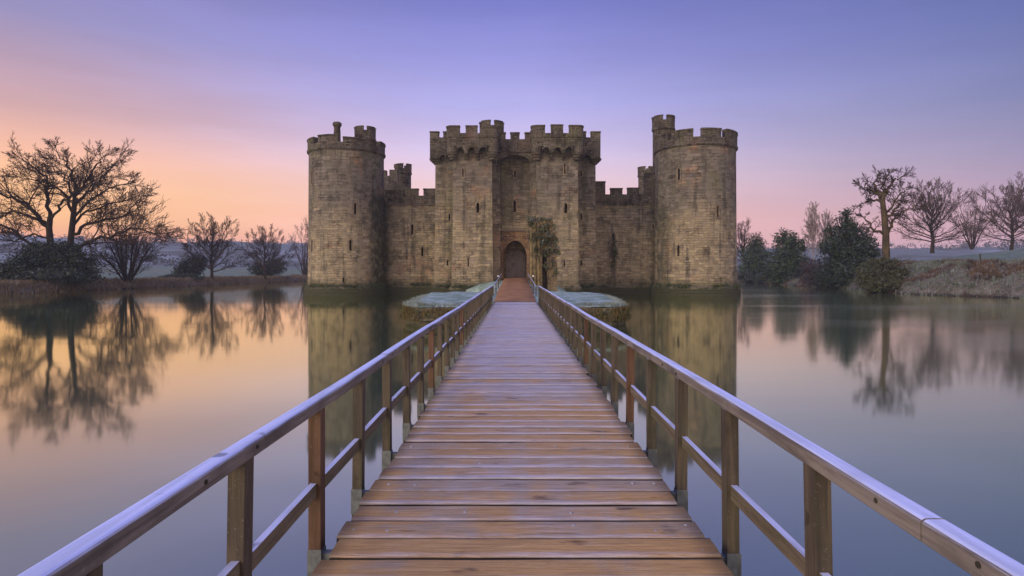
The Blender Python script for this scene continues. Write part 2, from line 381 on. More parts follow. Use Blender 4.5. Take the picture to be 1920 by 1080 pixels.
# ------------------------------------------------------------------ ground, water
def sst(a, b, v):
    t = min(1, max(0, (v - a) / (b - a))); return t * t * (3 - 2 * t)
def nz(x, y, s, k=0): return noise.noise(Vector((x * s, y * s, k)))
def bank_left(y): return -60 + .022 * (y - 69) + .9 * nz(0, y, .09, 3) + .35 * nz(0, y, .4, 5)
RB = [(-400, 66), (0, 62), (40, 56), (58, 50.), (69, 46.1), (76, 46.3), (88, 49.), (106, 52.), (141, 55), (185, 57), (400, 60)]
def bank_right(y):
    for (a, xa), (b, xb) in zip(RB, RB[1:]):
        if a <= y <= b:
            return xa + (xb - xa) * sst(a, b, y) + .8 * nz(3, y, .11, 8) + .3 * nz(5, y, .5, 2)
    return 60
def ground_z(x, y):
    sL = bank_left(y) - x; sR = x - bank_right(y); sB = y - 188; sF = -4 - y
    s = max(sL, sR, sB, sF)
    if s < 0: return max(-2.4, -.25 + s * .9)
    base = -.25 + 1.25 * sst(0, 1.5, s) + .12 * nz(x, y, .5)
    z = base
    if sR > 0:
        h = 2.75 * sst(.2, 7.5, sR) + 4.7 * sst(8, 62, sR) * (1 - .5 * sst(120, 220, y)) - 3.2 * sst(70, 190, sR)
        z += h * (1 - .35 * sst(100, 150, y)) + (.35 * nz(x, y, .35, 4) + .22 * nz(x, y, 1.1, 9)) * sst(.2, 2, sR) * (1 - sst(9, 14, sR))
    if sL > 0: z += .55 * sst(1, 14, sL) + .25 * nz(x, y, .2, 6) * sst(1, 4, sL)
    r = math.hypot(x, y)
    z += sst(150, 420, y) * 4 * (1 + nz(x, y, .006, 2)) * sst(-20, -60, x)
    hl = 45 + 12 * nz(x, 0, .0032, 7) + 5 * nz(x, 0, .012, 3)
    hl *= 1 - .30 * sst(200, 800, x)
    z += hl * sst(430, 1150, r + 60 * nz(x, y, .004, 5)) + (2.5 * nz(x, y, .02, 1)) * sst(300, 600, r)
    return z
def axis(segs):
    out = []
    for a, b, st in segs:
        n = max(1, int(round((b - a) / st))); out += [a + (b - a) * i / n for i in range(n)]
    return out + [segs[-1][1]]
xs = axis([(-1700, -400, 50), (-400, -120, 14), (-120, -70, 4), (-70, -64, 1.2), (-64, -56, .45), (-56, 44, 9), (44, 60, .5), (60, 72, 1.), (72, 120, 4), (120, 400, 14), (400, 1700, 50)])
ys = axis([(-90, -10, 16), (-10, 50, 3), (50, 125, 1.), (125, 195, 2.), (195, 420, 9), (420, 1300, 25), (1300, 1900, 60)])
vs = [(x, y, ground_z(x, y)) for y in ys for x in xs]
nx = len(xs)
fs = [(j * nx + i, j * nx + i + 1, (j + 1) * nx + i + 1, (j + 1) * nx + i) for j in range(len(ys) - 1) for i in range(nx - 1)]
def ground_mat():
    t = NT('frosted_ground'); p = t.pos(); q = t.xyz(p)
    big = t.noise(p, .10, 5, .6); mid = t.noise(p, .55, 5, .65); fine = t.noise(p, 3.5, 5, .7)
    fld = t.noise(t.scaled(p, (1, .6, 1)), .006, 3, .5)
    grass = t.mix(t.ss(mid, .35, .65), (.075, .105, .055), (.15, .19, .14))
    grass = t.mix(t.ss(fine, .44, .66, 0, .7), grass, (.25, .30, .28))
    grass = t.mix(t.ss(t.noise(t.scaled(p, (1, 1, 1), (7, 3, 1)), .16, 4, .6), .54, .68, 0, .55), grass, (.25, .15, .09))
    c = grass
    # steep bank on the right: bramble, dead bracken and rime
    slope = t.xyz(t.nrm())[2]
    st = t.ss(slope, .985, .94)
    rough = t.mix(t.ss(mid, .35, .6), (.06, .05, .032), (.15, .125, .10))
    rough = t.mix(t.ss(big, .54, .62, 0, .7), rough, (.15, .09, .055))
    rough = t.mix(t.ss(fine, .48, .68, 0, .7), rough, (.22, .235, .225))
    c = t.mix(st, c, rough)
    # far fields and hangers of woodland on the hills
    hill = t.ss(q[1], 260., 480.)
    fc = t.mix(t.ss(fld, .46, .52), (.10, .12, .12), (.19, .215, .23))
    fc = t.mix(t.ss(t.noise(p, .012, 4, .6), .52, .56, 0, .85), fc, (.045, .045, .04))
    c = t.mix(hill, c, fc)
    mud = t.ss(t.math('ADD', q[2], t.math('MULTIPLY', mid, .5)), .75, .25)
    c = t.mix(mud, c, (.028, .024, .02))
    return t.finish(c, .95, t.math('ADD', mid, fine), .08, .8, Specular_IOR_Level=.1)
g = MB(); g.v = vs; g.f = fs
ground = tag(g.build('ground', ground_mat(), uv=False, smooth=True, recalc=False), kind='structure')

def water_mat():
    t = NT('moat_water'); p = t.pos(); q = t.xyz(p)
    # a long exposure smooths the moat; wind lanes on the right keep a faint grain
    n1 = t.noise(t.scaled(p, (.05, .16, 1)), 1., 3, .5)
    n2 = t.noise(t.scaled(p, (.9, 2.6, 1)), 1., 3, .55)
    lane = t.math('MULTIPLY', t.ss(t.noise(t.scaled(p, (.035, .10, 1), (3, 1, 0)), 1., 3), .48, .66), t.ss(q[0], 8., 22.))
    h = t.math('ADD', t.math('MULTIPLY', n1, .5), t.math('MULTIPLY', t.math('MULTIPLY', n2, lane), .09))
    bp = t.n('Bump', {'Height': h, 'Distance': .06, 'Strength': .35})
    gl = t.n('BsdfAnisotropic', {'Color': (1., 1., .76), 'Roughness': t.math('ADD', t.ss(lane, 0, 1, 0., .04), t.ss(q[0], 2., 26., .055, .105)), 'Normal': bp.outputs[0]})
    df = t.n('BsdfDiffuse', {'Color': (.034, .082, .060)})
    lw = t.n('Fresnel', {'IOR': 1.55})
    k = t.math('ADD', t.math('MULTIPLY', lw.outputs[0], .55), .51, clamp=True)
    mx = t.n('MixShader', {0: k, 1: df.outputs[0], 2: gl.outputs[0]})
    t.n('OutputMaterial', {0: mx.outputs[0]})
    return t.m
wm = MB(); wm.add([(-66, -9, 0), (70, -9, 0), (70, 194, 0), (-66, 194, 0)], [(0, 1, 2, 3)])
tag(wm.build('water', water_mat(), uv=False, recalc=False), kind='structure')

# ------------------------------------------------------------------ haze
def haze():
    t = NT('morning_haze')
    v = t.n('VolumePrincipled', {'Color': (.80, .84, 1.), 'Density': .00030, 'Anisotropy': .0})
    t.n('OutputMaterial', {1: v.outputs[0]})
    m = MB().box(-1760, 1760, -140, 1960, -4.2, 78)
    tag(m.build('haze', t.m, uv=False), kind='stuff')
haze()

# ------------------------------------------------------------------ castle
castle = empty('stone_castle', (0, 66, 0))
tag(castle, 'battlemented stone castle with round corner towers and a twin towered gatehouse rising from the moat', 'castle')
castle.location = (0, 0, 0)

SLIT = lambda w, h: [(-w / 2, 0), (w / 2, 0), (w / 2, h - w * .7), (0, h), (-w / 2, h - w * .7)]
def slit_at(parent, cutters, o, nrm, w, h, frame=.16, loop=False):
    """arrow slit: carves the opening and sets a dressed surround round it"""
    n = Vector((nrm[0], nrm[1], 0)).normalized(); u = Vector((-n.y, n.x, 0)); zz = Vector((0, 0, 1)); o = Vector(o)
    c = MB().prism(SLIT(w, h), o + n * .5, u, zz, -n * 1.35)
    cutters.append(c)
    if loop:
        cc = [(.20 * math.cos(2 * PI * i / 10), .20 * math.sin(2 * PI * i / 10)) for i in range(10)]
        cutters.append(MB().prism(cc, o + n * .5 + zz * (0.02 if loop < 0 else h - .05), u, zz, -n * 1.3))
    f = frame
    inn = SLIT(w * 1.02, h)
    out = [(-w / 2 - f, -f * 1.3), (w / 2 + f, -f * 1.3), (w / 2 + f, h - w * .3), (0, h + f * 1.2), (-w / 2 - f, h - w * .3)]
    m = MB().ring_prism(inn, out, o + n * .022, u, zz, -n * .30)
    return m

def tower_normal(cx, cy, px):
    """direction from a round tower's axis to the wall point seen at column px"""
    return None
def hit_cyl(cx, cy, r, px):
    sx = (px - VX) / F; a = sx * sx + 1; b = -2 * (sx * cx + cy); c = cx * cx + cy * cy - r * r
    D = max(0., b * b - 4 * a * c); d = (-b - math.sqrt(D)) / (2 * a)
    return d * sx, d

def drum(cx, cy, r, gaps, slits, ctop=16.25, crenel=17.05, top=17.98, seed=1, worn=()):
    rg = random.Random(seed)
    sh = MB().lathe(cx, cy, [(r + .5, -1.6), (r + .46, .55), (r + .40, .95), (r + .10, 1.22), (r + .05, 3.), (r, 8.), (r - .04, ctop)], 112)
    body = sh.build('corner_tower', M['stone'], castle)
    cut = []; frames = []
    for px, y0, y1, w in slits:
        hx, hy = hit_cyl(cx, cy, r, px)
        n = Vector((hx - cx, hy - cy, 0)).normalized()
        frames.append(slit_at(body, cut, (hx, hy, Z(y1, hy)), n, w, (y1 - y0) / F * hy))
    carve(body, cut, (cx, cy, r))
    for m in frames: m.build('arrow_slit', M['trim'], body)
    fa = math.atan2(-cx, cy)     # bearing that faces the bridge, for angles measured from the front
    pr = MB()
    pr.lathe(cx, cy, [(r - .3, ctop - .02), (r + .05, ctop - .02), (r + .17, ctop + .12), (r + .17, ctop + .27), (r + .09, ctop + .34), (r + .09, crenel), (r - .5, crenel), (r - .5, ctop + .1)], 96)
    for k in range(len(gaps)):
        a = gaps[k][0] + gaps[k][1] / 2; b = gaps[(k + 1) % len(gaps)][0] - gaps[(k + 1) % len(gaps)][1] / 2
        if b < a: b += 360
        dz = rg.uniform(-.10, .04)
        if k in worn: dz -= .25
        pr.arc(cx, cy, r - .5, r + .095, R(a) + fa, R(b) + fa, crenel - .02, top - .16 + dz)
        pr.arc(cx, cy, r - .56, r + .17, R(a - .3) + fa, R(b + .3) + fa, top - .16 + dz, top + dz)
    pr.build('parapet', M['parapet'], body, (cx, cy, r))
    return body
def turret(parent, cx, cy, r, z0, cor, cren, top, seg=8, name='stair_turret', ng=6, seed=3, a0=.3):
    m = MB().lathe(cx, cy, [(r, z0), (r, cor - .25), (r + .13, cor - .1), (r + .13, cor + .05), (r + .08, cor + .12), (r + .08, cren)], seg * 3, a0)
    for k in range(ng):
        a = a0 + 2 * PI * k / ng
        m.arc(cx, cy, r - .3, r + .085, a, a + 2 * PI / ng * .70, cren - .01, top - .1)
        m.arc(cx, cy, r - .34, r + .14, a - .03, a + 2 * PI / ng * .70 + .03, top - .1, top)
    return m.build(name, M['parapet'], parent, (cx, cy, r))

LT = (-19.7, 68.9, 4.28); RT = (20.7, 67.4, 4.48)
dl = drum(*LT, [(-50, 10), (-9, 6.5), (52, 10), (100, 9), (146, 9), (192, 9), (236, 9), (275, 8)],
          [(666, 380, 402, .25), (657, 449, 470, .27), (585, 450, 472, .26), (644, 519, 529, .16), (584, 318, 345, .2)], 16.22, 17.0, 17.8, 2, (1,))
m = MB().lathe(-21.0, 69.4, [(.42, 15.5), (.40, 19.0), (.36, 19.7), (.52, 20.0), (.52, 20.22), (.40, 20.34), (.3, 20.34)], 20)
m.build('chimney', M['parapet'], dl, (-21, 69.4, .4))
turret(dl, -18.4, 72.2, 1.2, 12, 18.9, 19.75, 20.35, 8, 'stair_turret', 5, 3, .45)
dr = drum(*RT, [(-80, 8), (-36, 7), (3, 10.5), (41, 9), (84, 9), (130, 9), (176, 9), (222, 9), (255, 8)],
          [(1273, 315, 337, .22), (1346, 386, 408, .27), (1272, 459, 480, .27), (1351, 519, 530, .16)], 16.3, 17.2, 18.1, 5)
turret(dr, 18.0, 71.0, 1.27, 0, 19.85, 20.75, 21.35, 8, 'stair_turret', 5, 4, .1)

def curtain(x0, x1, y0, merl, slits, crenel, face_px):
    b = MB().box(x0, x1, y0, y0 + 2.2, 1.08, 10.6)
    body = b.build('curtain_wall', M['stone'], castle)
    cut = []; fr = []
    for px, a, c, w in slits:
        fr.append(slit_at(body, cut, (X(px, y0), y0, Z(c, y0)), (0, -1), w, (c - a) / F * y0))
    carve(body, cut)
    for q in fr: q.build('arrow_slit', M['trim'], body)
    pl = MB().prism([(0, -1.6), (.42, -1.6), (.40, .95), (.06, 1.25), (0, 1.25)], (x0, y0, 0), (0, -1, 0), (0, 0, 1), (x1 - x0, 0, 0))
    pl.build('plinth', M['stone'], body)
    pr = MB().box(x0, x1, y0 - .13, y0 + .6, 10.6, 10.78).box(x0, x1, y0 - .05, y0 + .55, 10.78, crenel)
    for (a, c, t_) in merl:
        pr.box(X(a, y0), X(c, y0), y0 - .053, y0 + .53, crenel - .01, t_ - .14).box(X(a, y0) - .05, X(c, y0) + .05, y0 - .11, y0 + .58, t_ - .14, t_)
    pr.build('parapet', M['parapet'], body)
    return body
cl = curtain(-17.0, -8.6, 70., [(722, 757, 12.45), (758.5, 784, 12.6), (794, 818, 12.6)], [(773, 420, 440, .28), (792, 462, 480, .26)], 11.75, 0)
cr = curtain(8.7, 17.0, 69.6, [(1117, 1135, 13.4), (1145, 1167, 12.6), (1177, 1198, 12.65), (1209, 1232, 14.4)], [(1150, 437, 452, .34), (1225, 420, 428, .2)], 11.85, 0)
# fallen-in lodging walls and turrets seen over the curtain walls
rt = turret(castle, X(757, 90), 90., 1.12, 4, 17.7, 18.4, 19.1, 8, 'rear_turret', 4, 6, .6)
mm = MB().lathe(X(744, 88), 88, [(.36, 12), (.34, 18.1), (.44, 18.3), (.44, 18.75), (.3, 18.75)], 16); mm.build('chimney', M['parapet'], rt, (X(744, 88), 88, .4))
gw = MB()
d = 84.
gw.prism([(X(a, d), Z(b, d)) for a, b in [(714, 420), (714, 340), (718, 319), (724, 319), (724, 330), (730, 329), (730, 318), (744, 318), (746, 340), (768, 355), (768, 420)]], (0, d, 0), (1, 0, 0), (0, 0, 1), (0, .9, 0))
gw.build('ruined_gable', M['parapet'], castle)
gb = MB(); d = 78.
gb.prism([(X(a, d), Z(b, d)) for a, b in [(708, 430), (708, 336), (728, 331), (748, 343), (770, 356), (770, 430)]], (0, d, 0), (1, 0, 0), (0, 0, 1), (0, .8, 0))
gb.build('lodging_wall', M['stone'], castle)
turret(castle, X(1211, 86), 86., 1.1, 4, 16.7, 17.4, 17.95, 8, 'rear_turret', 4, 8, .2)

# --- gatehouse
def arch_poly(x0, x1, z0, zs, za, n=10, pointed=True):
    """opening outline, counter-clockwise from the lower left"""
    c = (x0 + x1) / 2; w = (x1 - x0) / 2; pts = [(x0, z0), (x1, z0)]
    for i in range(n + 1):
        t = i / n
        a = t * PI / 2
        pts.append((c + w * math.cos(a) ** (1. if pointed else 1.), zs + (za - zs) * (math.sin(a) ** (1.25 if pointed else 1.))))
    for i in range(n - 1, -1, -1):
        a = i / n * PI / 2
        pts.append((c - w * math.cos(a), zs + (za - zs) * (math.sin(a) ** (1.25 if pointed else 1.))))
    return pts
def corbel(m, x0, x1, yf, z0, z1, out):
    """three stepped, rounded tiers growing out of the wall face yf"""
    h = (z1 - z0) / 3
    for k in range(3):
        o = out * (k + 1) / 3
        prof = [(0, z0 + k * h), (o * .75, z0 + k * h), (o * .95, z0 + k * h + h * .22), (o, z0 + k * h + h * .5), (o, z0 + (k + 1) * h - .03), (0, z0 + (k + 1) * h - .03)]
        m.prism(prof, (x0 + .025 * (2 - k), yf, 0), (0, -1, 0), (0, 0, 1), (x1 - x0 - .05 * (2 - k), 0, 0))
    return m
def arch_fill(m, x0, x1, y0, y1, zs, zt, zlow):
    """small arch between two corbels: masonry from the arch curve up to zt"""
    n = 8; c = (x0 + x1) / 2; w = (x1 - x0) / 2
    rings = []
    for i in range(n + 1):
        x = x0 + (x1 - x0) * i / n
        za = zlow + (zs - zlow) * math.sqrt(max(0, 1 - ((x - c) / w) ** 2))
        rings.append([(x, y0, za), (x, y1, za), (x, y1, zt), (x, y0, zt)])
    m.loft(rings)

def gate_tower(side, xm0, xm1, xo, yf, yo, yb, pm, po, slits, oslits, corb):
    s = side
    x0, x1 = min(xm0, xm1), max(xm0, xm1)
    b = MB()
    if s < 0: poly = [(xo, yo), (x0, yo), (x0, yf), (x1, yf), (x1, yb), (xo, yb)]
    else: poly = [(x0, yf), (x1, yf), (x1, yo), (xo, yo), (xo, yb), (x0, yb)]
    def ins(k):
        cx = sum(q[0] for q in poly) / 6; cy = sum(q[1] for q in poly) / 6
        return [(q[0] + (k if q[0] > cx else -k), q[1] + (k if q[1] > cy else -k)) for q in poly]
    rings = [[(x, y, z) for x, y in ins(k)] for k, z in ((.42, -1.5), (.40, .95), (.12, 1.25), (.06, 4.), (0, 9.), (-.02, 16.4))]
    b.loft(rings)
    body = b.build('gate_tower', M['stone'], castle)
    cut = []; fr = []
    for px, a, c, w, lp in slits: fr.append(slit_at(body, cut, (X(px, yf), yf - .02, Z(c, yf)), (0, -1), w, (c - a) / F * yf, .13, lp))
    for px, a, c, w, lp in oslits: fr.append(slit_at(body, cut, (X(px, yo), yo - .02, Z(c, yo)), (0, -1), w, (c - a) / F * yo, .12, lp))
    carve(body, cut)
    for q in fr: q.build('arrow_slit', M['trim'], body)
    # overhanging parapet
    ov = .78; yp = yf - ov; z0, cren, top = 15.55, 16.92, 17.68
    px0, px1 = pm
    a0, a1 = X(px0, yp), X(px1, yp)
    pr = MB()
    th = .5; rc = .62
    def path(off, n=6):
        r = rc - off; q = [(a0 + off, yb - .5)]
        q += [(a0 + rc - r * math.cos(i / n * PI / 2), yp + rc - r * math.sin(i / n * PI / 2)) for i in range(n + 1)]
        q += [(a1 - rc + r * math.sin(i / n * PI / 2), yp + rc - r * math.cos(i / n * PI / 2)) for i in range(n + 1)]
        return q + [(a1 - off, yb - .5)]
    pr.ring_prism(path(th), path(0), (0, 0, z0), (1, 0, 0), (0, 1, 0), (0, 0, cren - z0), True)
    pr.ring_prism(path(-.01), path(-.07), (0, 0, cren - .42), (1, 0, 0), (0, 1, 0), (0, 0, .12), True)
    pr.box(a0 + th, a1 - th, yb - 1.0, yb - .5, z0, cren)
    for u, v, tp in corb['merl']:
        m0, m1 = X(u, yp), X(v, yp)
        if abs(u - px0) < 1:
            pr.arc(a0 + rc, yp + rc, rc - th, rc + .003, -PI / 2, 0, cren - .01, tp - .13).arc(a0 + rc, yp + rc, rc - th - .05, rc + .06, -PI / 2, 0, tp - .13, tp); m0 = a0 + rc - .02
            pr.box(a0 - .002, a0 + th - .02, yp + rc, yp + rc + .5, cren - .01, tp - .13).box(a0 - .05, a0 + th, yp + rc, yp + rc + .54, tp - .13, tp)
        if abs(v - px1) < 2:
            pr.arc(a1 - rc, yp + rc, rc - th, rc + .003, 0, PI / 2, cren - .01, tp - .13).arc(a1 - rc, yp + rc, rc - th - .05, rc + .06, 0, PI / 2, tp - .13, tp); m1 = a1 - rc + .02
            pr.box(a1 - th + .02, a1 + .002, yp + rc, yp + rc + .5, cren - .01, tp - .13).box(a1 - th, a1 + .05, yp + rc, yp + rc + .54, tp - .13, tp)
        if m1 > m0 + .05: pr.box(m0, m1, yp - .003, yp + th - .04, cren - .01, tp - .13).box(m0 - .03, m1 + .03, yp - .06, yp + th, tp - .13, tp)
    yy = yp + 2.1
    while yy < yb - 1.6:
        for (u, v) in ((a0, a0 + th - .04), (a1 - th + .04, a1)):
            pr.box(u - .003, v + .003, yy, yy + .95, cren - .01, top - .13).box(u - .05, v + .05, yy - .04, yy + .99, top - .13, top)
        yy += 1.6
    cw = 1.12
    for xc in (a0 + rc, a1 - rc):
        pr.lathe(xc, yp + rc, [(rc - .004, 14.98), (rc - .004, z0 - .004)], 32)
    edges = [a0 + cw] + [e for u, v in corb['mid'] for e in (X(u, yp), X(v, yp))] + [a1 - cw]
    for k in range(0, len(edges), 2):
        arch_fill(pr, edges[k], edges[k + 1], yp + .004, yp + .42, 15.46, z0 + .002, 15.0)
    for u, v in corb['mid']:
        pr.box(X(u, yp), X(v, yp), yp + .003, yf, 15.0, z0 - .001)
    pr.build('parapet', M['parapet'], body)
    for xc in (a0 + rc, a1 - rc):
        m = MB()
        for k in range(3):
            o = rc * (.52 + .16 * (k + 1)) - .02; zk = 14.24 + k * .25
            m.lathe(xc, yp + rc + .10 - .03 * k, [(o * .80, zk), (o * .96, zk + .05), (o, zk + .12), (o, zk + .21), (o * .9, zk + .235)], 24)
        m.build('corbel', M['parapet'], body)
    for u, v in corb['mid']:
        corbel(MB(), X(u, yp) + .02, X(v, yp) - .02, yf + .02, 14.3, 15.02, ov - .04).build('corbel', M['parapet'], body)
    # set-back flank parapet
    yq = yo - .6
    b0, b1 = X(po[0], yq), X(po[1], yq)
    p2 = MB(); cz, tz, zb = 17.2, 17.85, 15.35
    p2.box(b0, b1, yq, yq + th, zb, cz)
    eo = b0 if s < 0 else b1
    e0, e1 = (eo, eo + th) if s < 0 else (eo - th, eo)
    p2.box(e0, e1, yq + th + .002, yb, zb, cz)
    for u, v in corb['omerl']:
        m0, m1 = X(u, yq), X(v, yq)
        p2.box(m0, m1, yq - .003, yq + th - .04, cz - .01, tz - .13).box(m0 - .04, m1 + .04, yq - .06, yq + th, tz - .13, tz)
    yy = yq + 1.5
    while yy < yb - 1:
        p2.box(e0 - .003, e1 + .003, yy, yy + .95, cz - .01, tz - .13).box(e0 - .05, e1 + .05, yy - .04, yy + .99, tz - .13, tz); yy += 1.6
    c0, c1 = (b0, b0 + 1.05) if s < 0 else (b1 - 1.05, b1)
    p2.box(c0, c1, yq + .002, yo, 15.0, zb - .002)
    i0, i1 = (c1, b1) if s < 0 else (b0, c0)
    arch_fill(p2, i0, i1, yq + .004, yq + .42, 15.3, zb + .002, 14.8)
    p2.build('flank_parapet', M['parapet'], body)
    corbel(MB(), c0 + .25 * (s < 0), c1 - .25 * (s > 0), yo + .02, 14.45, 15.02, .56).build('corbel', M['parapet'], body)
    # side corbel carrying the overhanging corner
    sc = MB()
    for k in range(3):
        o = .6 * (k + 1) / 3; zz0 = 14.45 + k * .19
        xx0, xx1 = (xo - o, xo + .05) if s < 0 else (xo - .05, xo + o)
        sc.box(xx0, xx1, yo - .06 * k - .1, yo + .9, zz0, zz0 + .185)
    sc.build('corbel', M['parapet'], body)
    return body
YF, YO, YB = 61., 64., 73.
gl = gate_tower(-1, -6.43, -2.33, -8.67, YF, YO, YB, (836, 934), (806, 837),
    [(896, 379, 399, .30, 0), (868, 315, 332, .13, 1), (878, 483, 500, .13, 1)], [(843, 400, 414, .16, 0), (839, 487, 498, .16, 0)],
    dict(merl=[(836, 862, 17.7), (873, 895, 17.7), (907, 934, 17.6)], mid=[(870, 877), (891, 898)], omerl=[(806, 823), (831, 838)]))
gr = gate_tower(1, 2.27, 6.6, 8.84, YF, YO, YB, (996, 1095), (1094, 1126),
    [(1061, 380, 400, .32, 0), (1059, 306, 326, .13, 1), (1058, 488, 500, .13, -1)], [(1090, 400, 412, .16, 0), (1090, 488, 498, .16, 0), (1090, 320, 330, .16, 0)],
    dict(merl=[(996, 1022, 17.75), (1033, 1056, 17.8), (1067, 1095, 17.75)], mid=[(1031, 1038), (1053, 1060)], omerl=[(1093, 1099), (1108, 1126)]))
turret(gl, X(922, 66.5), 66.5, 1.30, 14, 18.2, 18.95, 19.55, 8, 'stair_turret', 5, 9, .30)
YBay = 62.4; YR = 63.6
bay = MB().box(-2.40, 2.34, YBay, YB, -1.5, 15.4).build('gate_bay', M['stone'], castle)
cuts = []
rx0, rx1 = X(938, YBay), X(994, YBay)
cuts.append(MB().prism(arch_poly(rx0, rx1, 1.2, 14.2, 15.05, 10, False), (0, YBay - .5, 0), (1, 0, 0), (0, 0, 1), (0, YR - YBay + .5, 0)))
cuts.append(MB().prism(arch_poly(-1.20, 1.30, 1.0, 4.45, 6.05), (0, YR - .4, 0), (1, 0, 0), (0, 0, 1), (0, 2.6, 0)))
cuts.append(MB().prism(arch_poly(-1.0, 1.22, 1.0, 4.1, 5.23), (0, YR + 2.1, 0), (1, 0, 0), (0, 0, 1), (0, 1.0, 0)))
fr = []
fr.append(slit_at(bay, cuts, (X(965, YR), YR, Z(398, YR)), (0, -1), .26, 23 / F * YR, .12))
fr.append(slit_at(bay, cuts, (X(965.5, YR), YR, Z(332, YR)), (0, -1), .2, 13 / F * YR, .10))
carve(bay, cuts)
for q in fr: q.build('arrow_slit', M['trim'], bay)
pr = MB().box(-1.86, 1.88, YBay - .15, YBay + .4, 15.38, 16.75)
for u, v in ((940, 948), (957, 974), (984, 996)):
    pr.box(X(u, 62.3), X(v, 62.3), YBay - .153, YBay + .37, 16.74, 17.35).box(X(u, 62.3) - .04, X(v, 62.3) + .04, YBay - .21, YBay + .42, 17.35, 17.48)
pr.build('parapet', M['parapet'], bay)
# arch ring over the recess
ap = arch_poly(rx0, rx1, 1.2, 14.2, 15.05, 10, False)[2:]; ao = arch_poly(rx0 - .3, rx1 + .3, 1.2, 14.2, 15.38, 10, False)[2:]
MB().ring_prism(ap, ao, (0, YBay - .06, 0), (1, 0, 0), (0, 0, 1), (0, .4, 0), True).build('arch_ring', M['parapet'], bay)
# reddish masonry panel round the doorway, label moulding, double door
inn = arch_poly(-1.21, 1.31, 1.3, 4.45, 6.06)
n_ = len(inn); outr = []
for x, z in inn:
    if z <= 1.31: outr.append((-1.5 if x < 0 else 1.62, z))
    elif z < 4.5: outr.append((-1.5 if x < 0 else 1.62, z))
    else:
        f = (z - 4.45) / 1.61
        outr.append(((x - .05) * (1 + .28 * (1 - f)) + .05, 4.45 + (7.0 - 4.45) * min(1, f * 2.2)))
MB().ring_prism(inn, outr, (0, YR - .05, 0), (1, 0, 0), (0, 0, 1), (0, .30, 0)).build('door_surround', M['red_stone'], bay)
hm = MB().box(-1.52, 1.62, YR - .17, YR + .1, 7.02, 7.2)
hm.build('label_moulding', M['trim'], bay)
dy = YR + 2.55
for s in (0, 1):
    xa, xb = ((-1.0, .105) if s == 0 else (.115, 1.22))
    m = MB(); n = 5; w = (xb - xa) / n
    for i in range(n):
        u0, u1 = xa + w * i + .022, xa + w * (i + 1) - .022
        def top(x): 
            tt = min(1, abs(x - .11) / 1.11); return 4.1 + 1.13 * (1 - tt ** 2) ** .62
        m.loft([[(u0, dy, 1.95), (u1, dy, 1.95), (u1, dy + .08, 1.95), (u0, dy + .08, 1.95)], [(u0, dy, top(u0)), (u1, dy, top(u1)), (u1, dy + .08, top(u1)), (u0, dy + .08, top(u0))]])
    m.box(xa + .01, xb - .01, dy + .05, dy + .075, 1.95, 4.05)
    for zz in (2.25, 3.15, 4.0): m.box(xa + .01, xb - .01, dy - .05, dy - .002, zz, zz + .16)
    lf = m.build('door_leaf', M['door'], bay)

# ------------------------------------------------------------------ island, causeway, path
def octo(cx, cy, rx, ry, n=8, ph=.5):
    return [(cx + rx * math.sin(2 * PI * (i + ph) / n), cy - ry * math.cos(2 * PI * (i + ph) / n)) for i in range(n)]
OC = (0.05, 35.0); ORX, ORY = 6.0, 6.5
def sub(poly, k):
    out = []
    for i, a in enumerate(poly):
        b = poly[(i + 1) % len(poly)]
        for j in range(k): out.append((a[0] + (b[0] - a[0]) * j / k, a[1] + (b[1] - a[1]) * j / k))
    return out
ring = sub([(-4.6, 28.2), (0, 28.15), (4.7, 28.2), (5.6, 29.6), (6.1, 35), (6.2, 40.4), (4.6, 42), (-4.5, 42), (-6.2, 40.4), (-6.0, 35), (-5.5, 29.6)], 16)
def rr(k, z, jit, seed):
    rg = random.Random(seed)
    return [(OC[0] + (x - OC[0]) * k * (1 + rg.uniform(-jit, jit)), OC[1] + (y - OC[1]) * k * (1 + rg.uniform(-jit, jit)), min(z + rg.uniform(-jit, jit) * 3, .45 if abs(x - .05) < 1.75 and abs(y - 35) > 6 else 9)) for x, y in ring]
rw = MB().loft([rr(1., -1.5, 0, 1), rr(1., -.1, .004, 1), rr(1.0, .15, .006, 7), rr(.995, .30, .008, 2), rr(1.012, .36, .012, 3), rr(1.012, .55, .014, 8), rr(1.008, .75, .012, 9), rr(1.0, .96, .010, 4), rr(.965, 1.04, .008, 5), rr(.9, .5, .0, 6)])
tag(rw.build('retaining_wall', M['dark_stone']), 'low mossy octagonal stone wall round the frosted islet in the moat', 'wall')
def frost_mat():
    t = NT('frosted_turf'); p = t.pos()
    n = t.noise(p, 1.2, 5, .65); f = t.noise(p, 12., 4, .7)
    c = t.mix(t.ss(n, .38, .62), (.18, .25, .19), (.37, .45, .42))
    c = t.mix(t.ss(f, .48, .70, 0, .75), c, (.13, .18, .10))
    return t.finish(c, .95, t.math('ADD', n, f), .06, .8, Specular_IOR_Level=.1)
M['turf'] = frost_mat()
it = MB()
rings = []
def path_z(y): return .905 + (2.0 - .905) * max(0, min(1, (y - 34.75) / 28.6))
def isl_z(xx, yy, k):
    zz = .98 + .06 * sst(.998, .985, k) + .09 * sst(.985, .90, k) + .05 * noise.noise(Vector((xx * .8, yy * .8, 2))) + .04 * noise.noise(Vector((xx * 3, yy * 3, 5))) + .14 * sst(33, 42, yy) * (k < .96)
    f = sst(2.3, 1.35, abs(xx - .05))
    pz = path_z(yy) - .07 if yy > 34.7 else .5
    if yy < 34.7: f = sst(1.95, 1.6, abs(xx - .05)); pz = .45
    return zz + (pz - zz) * f
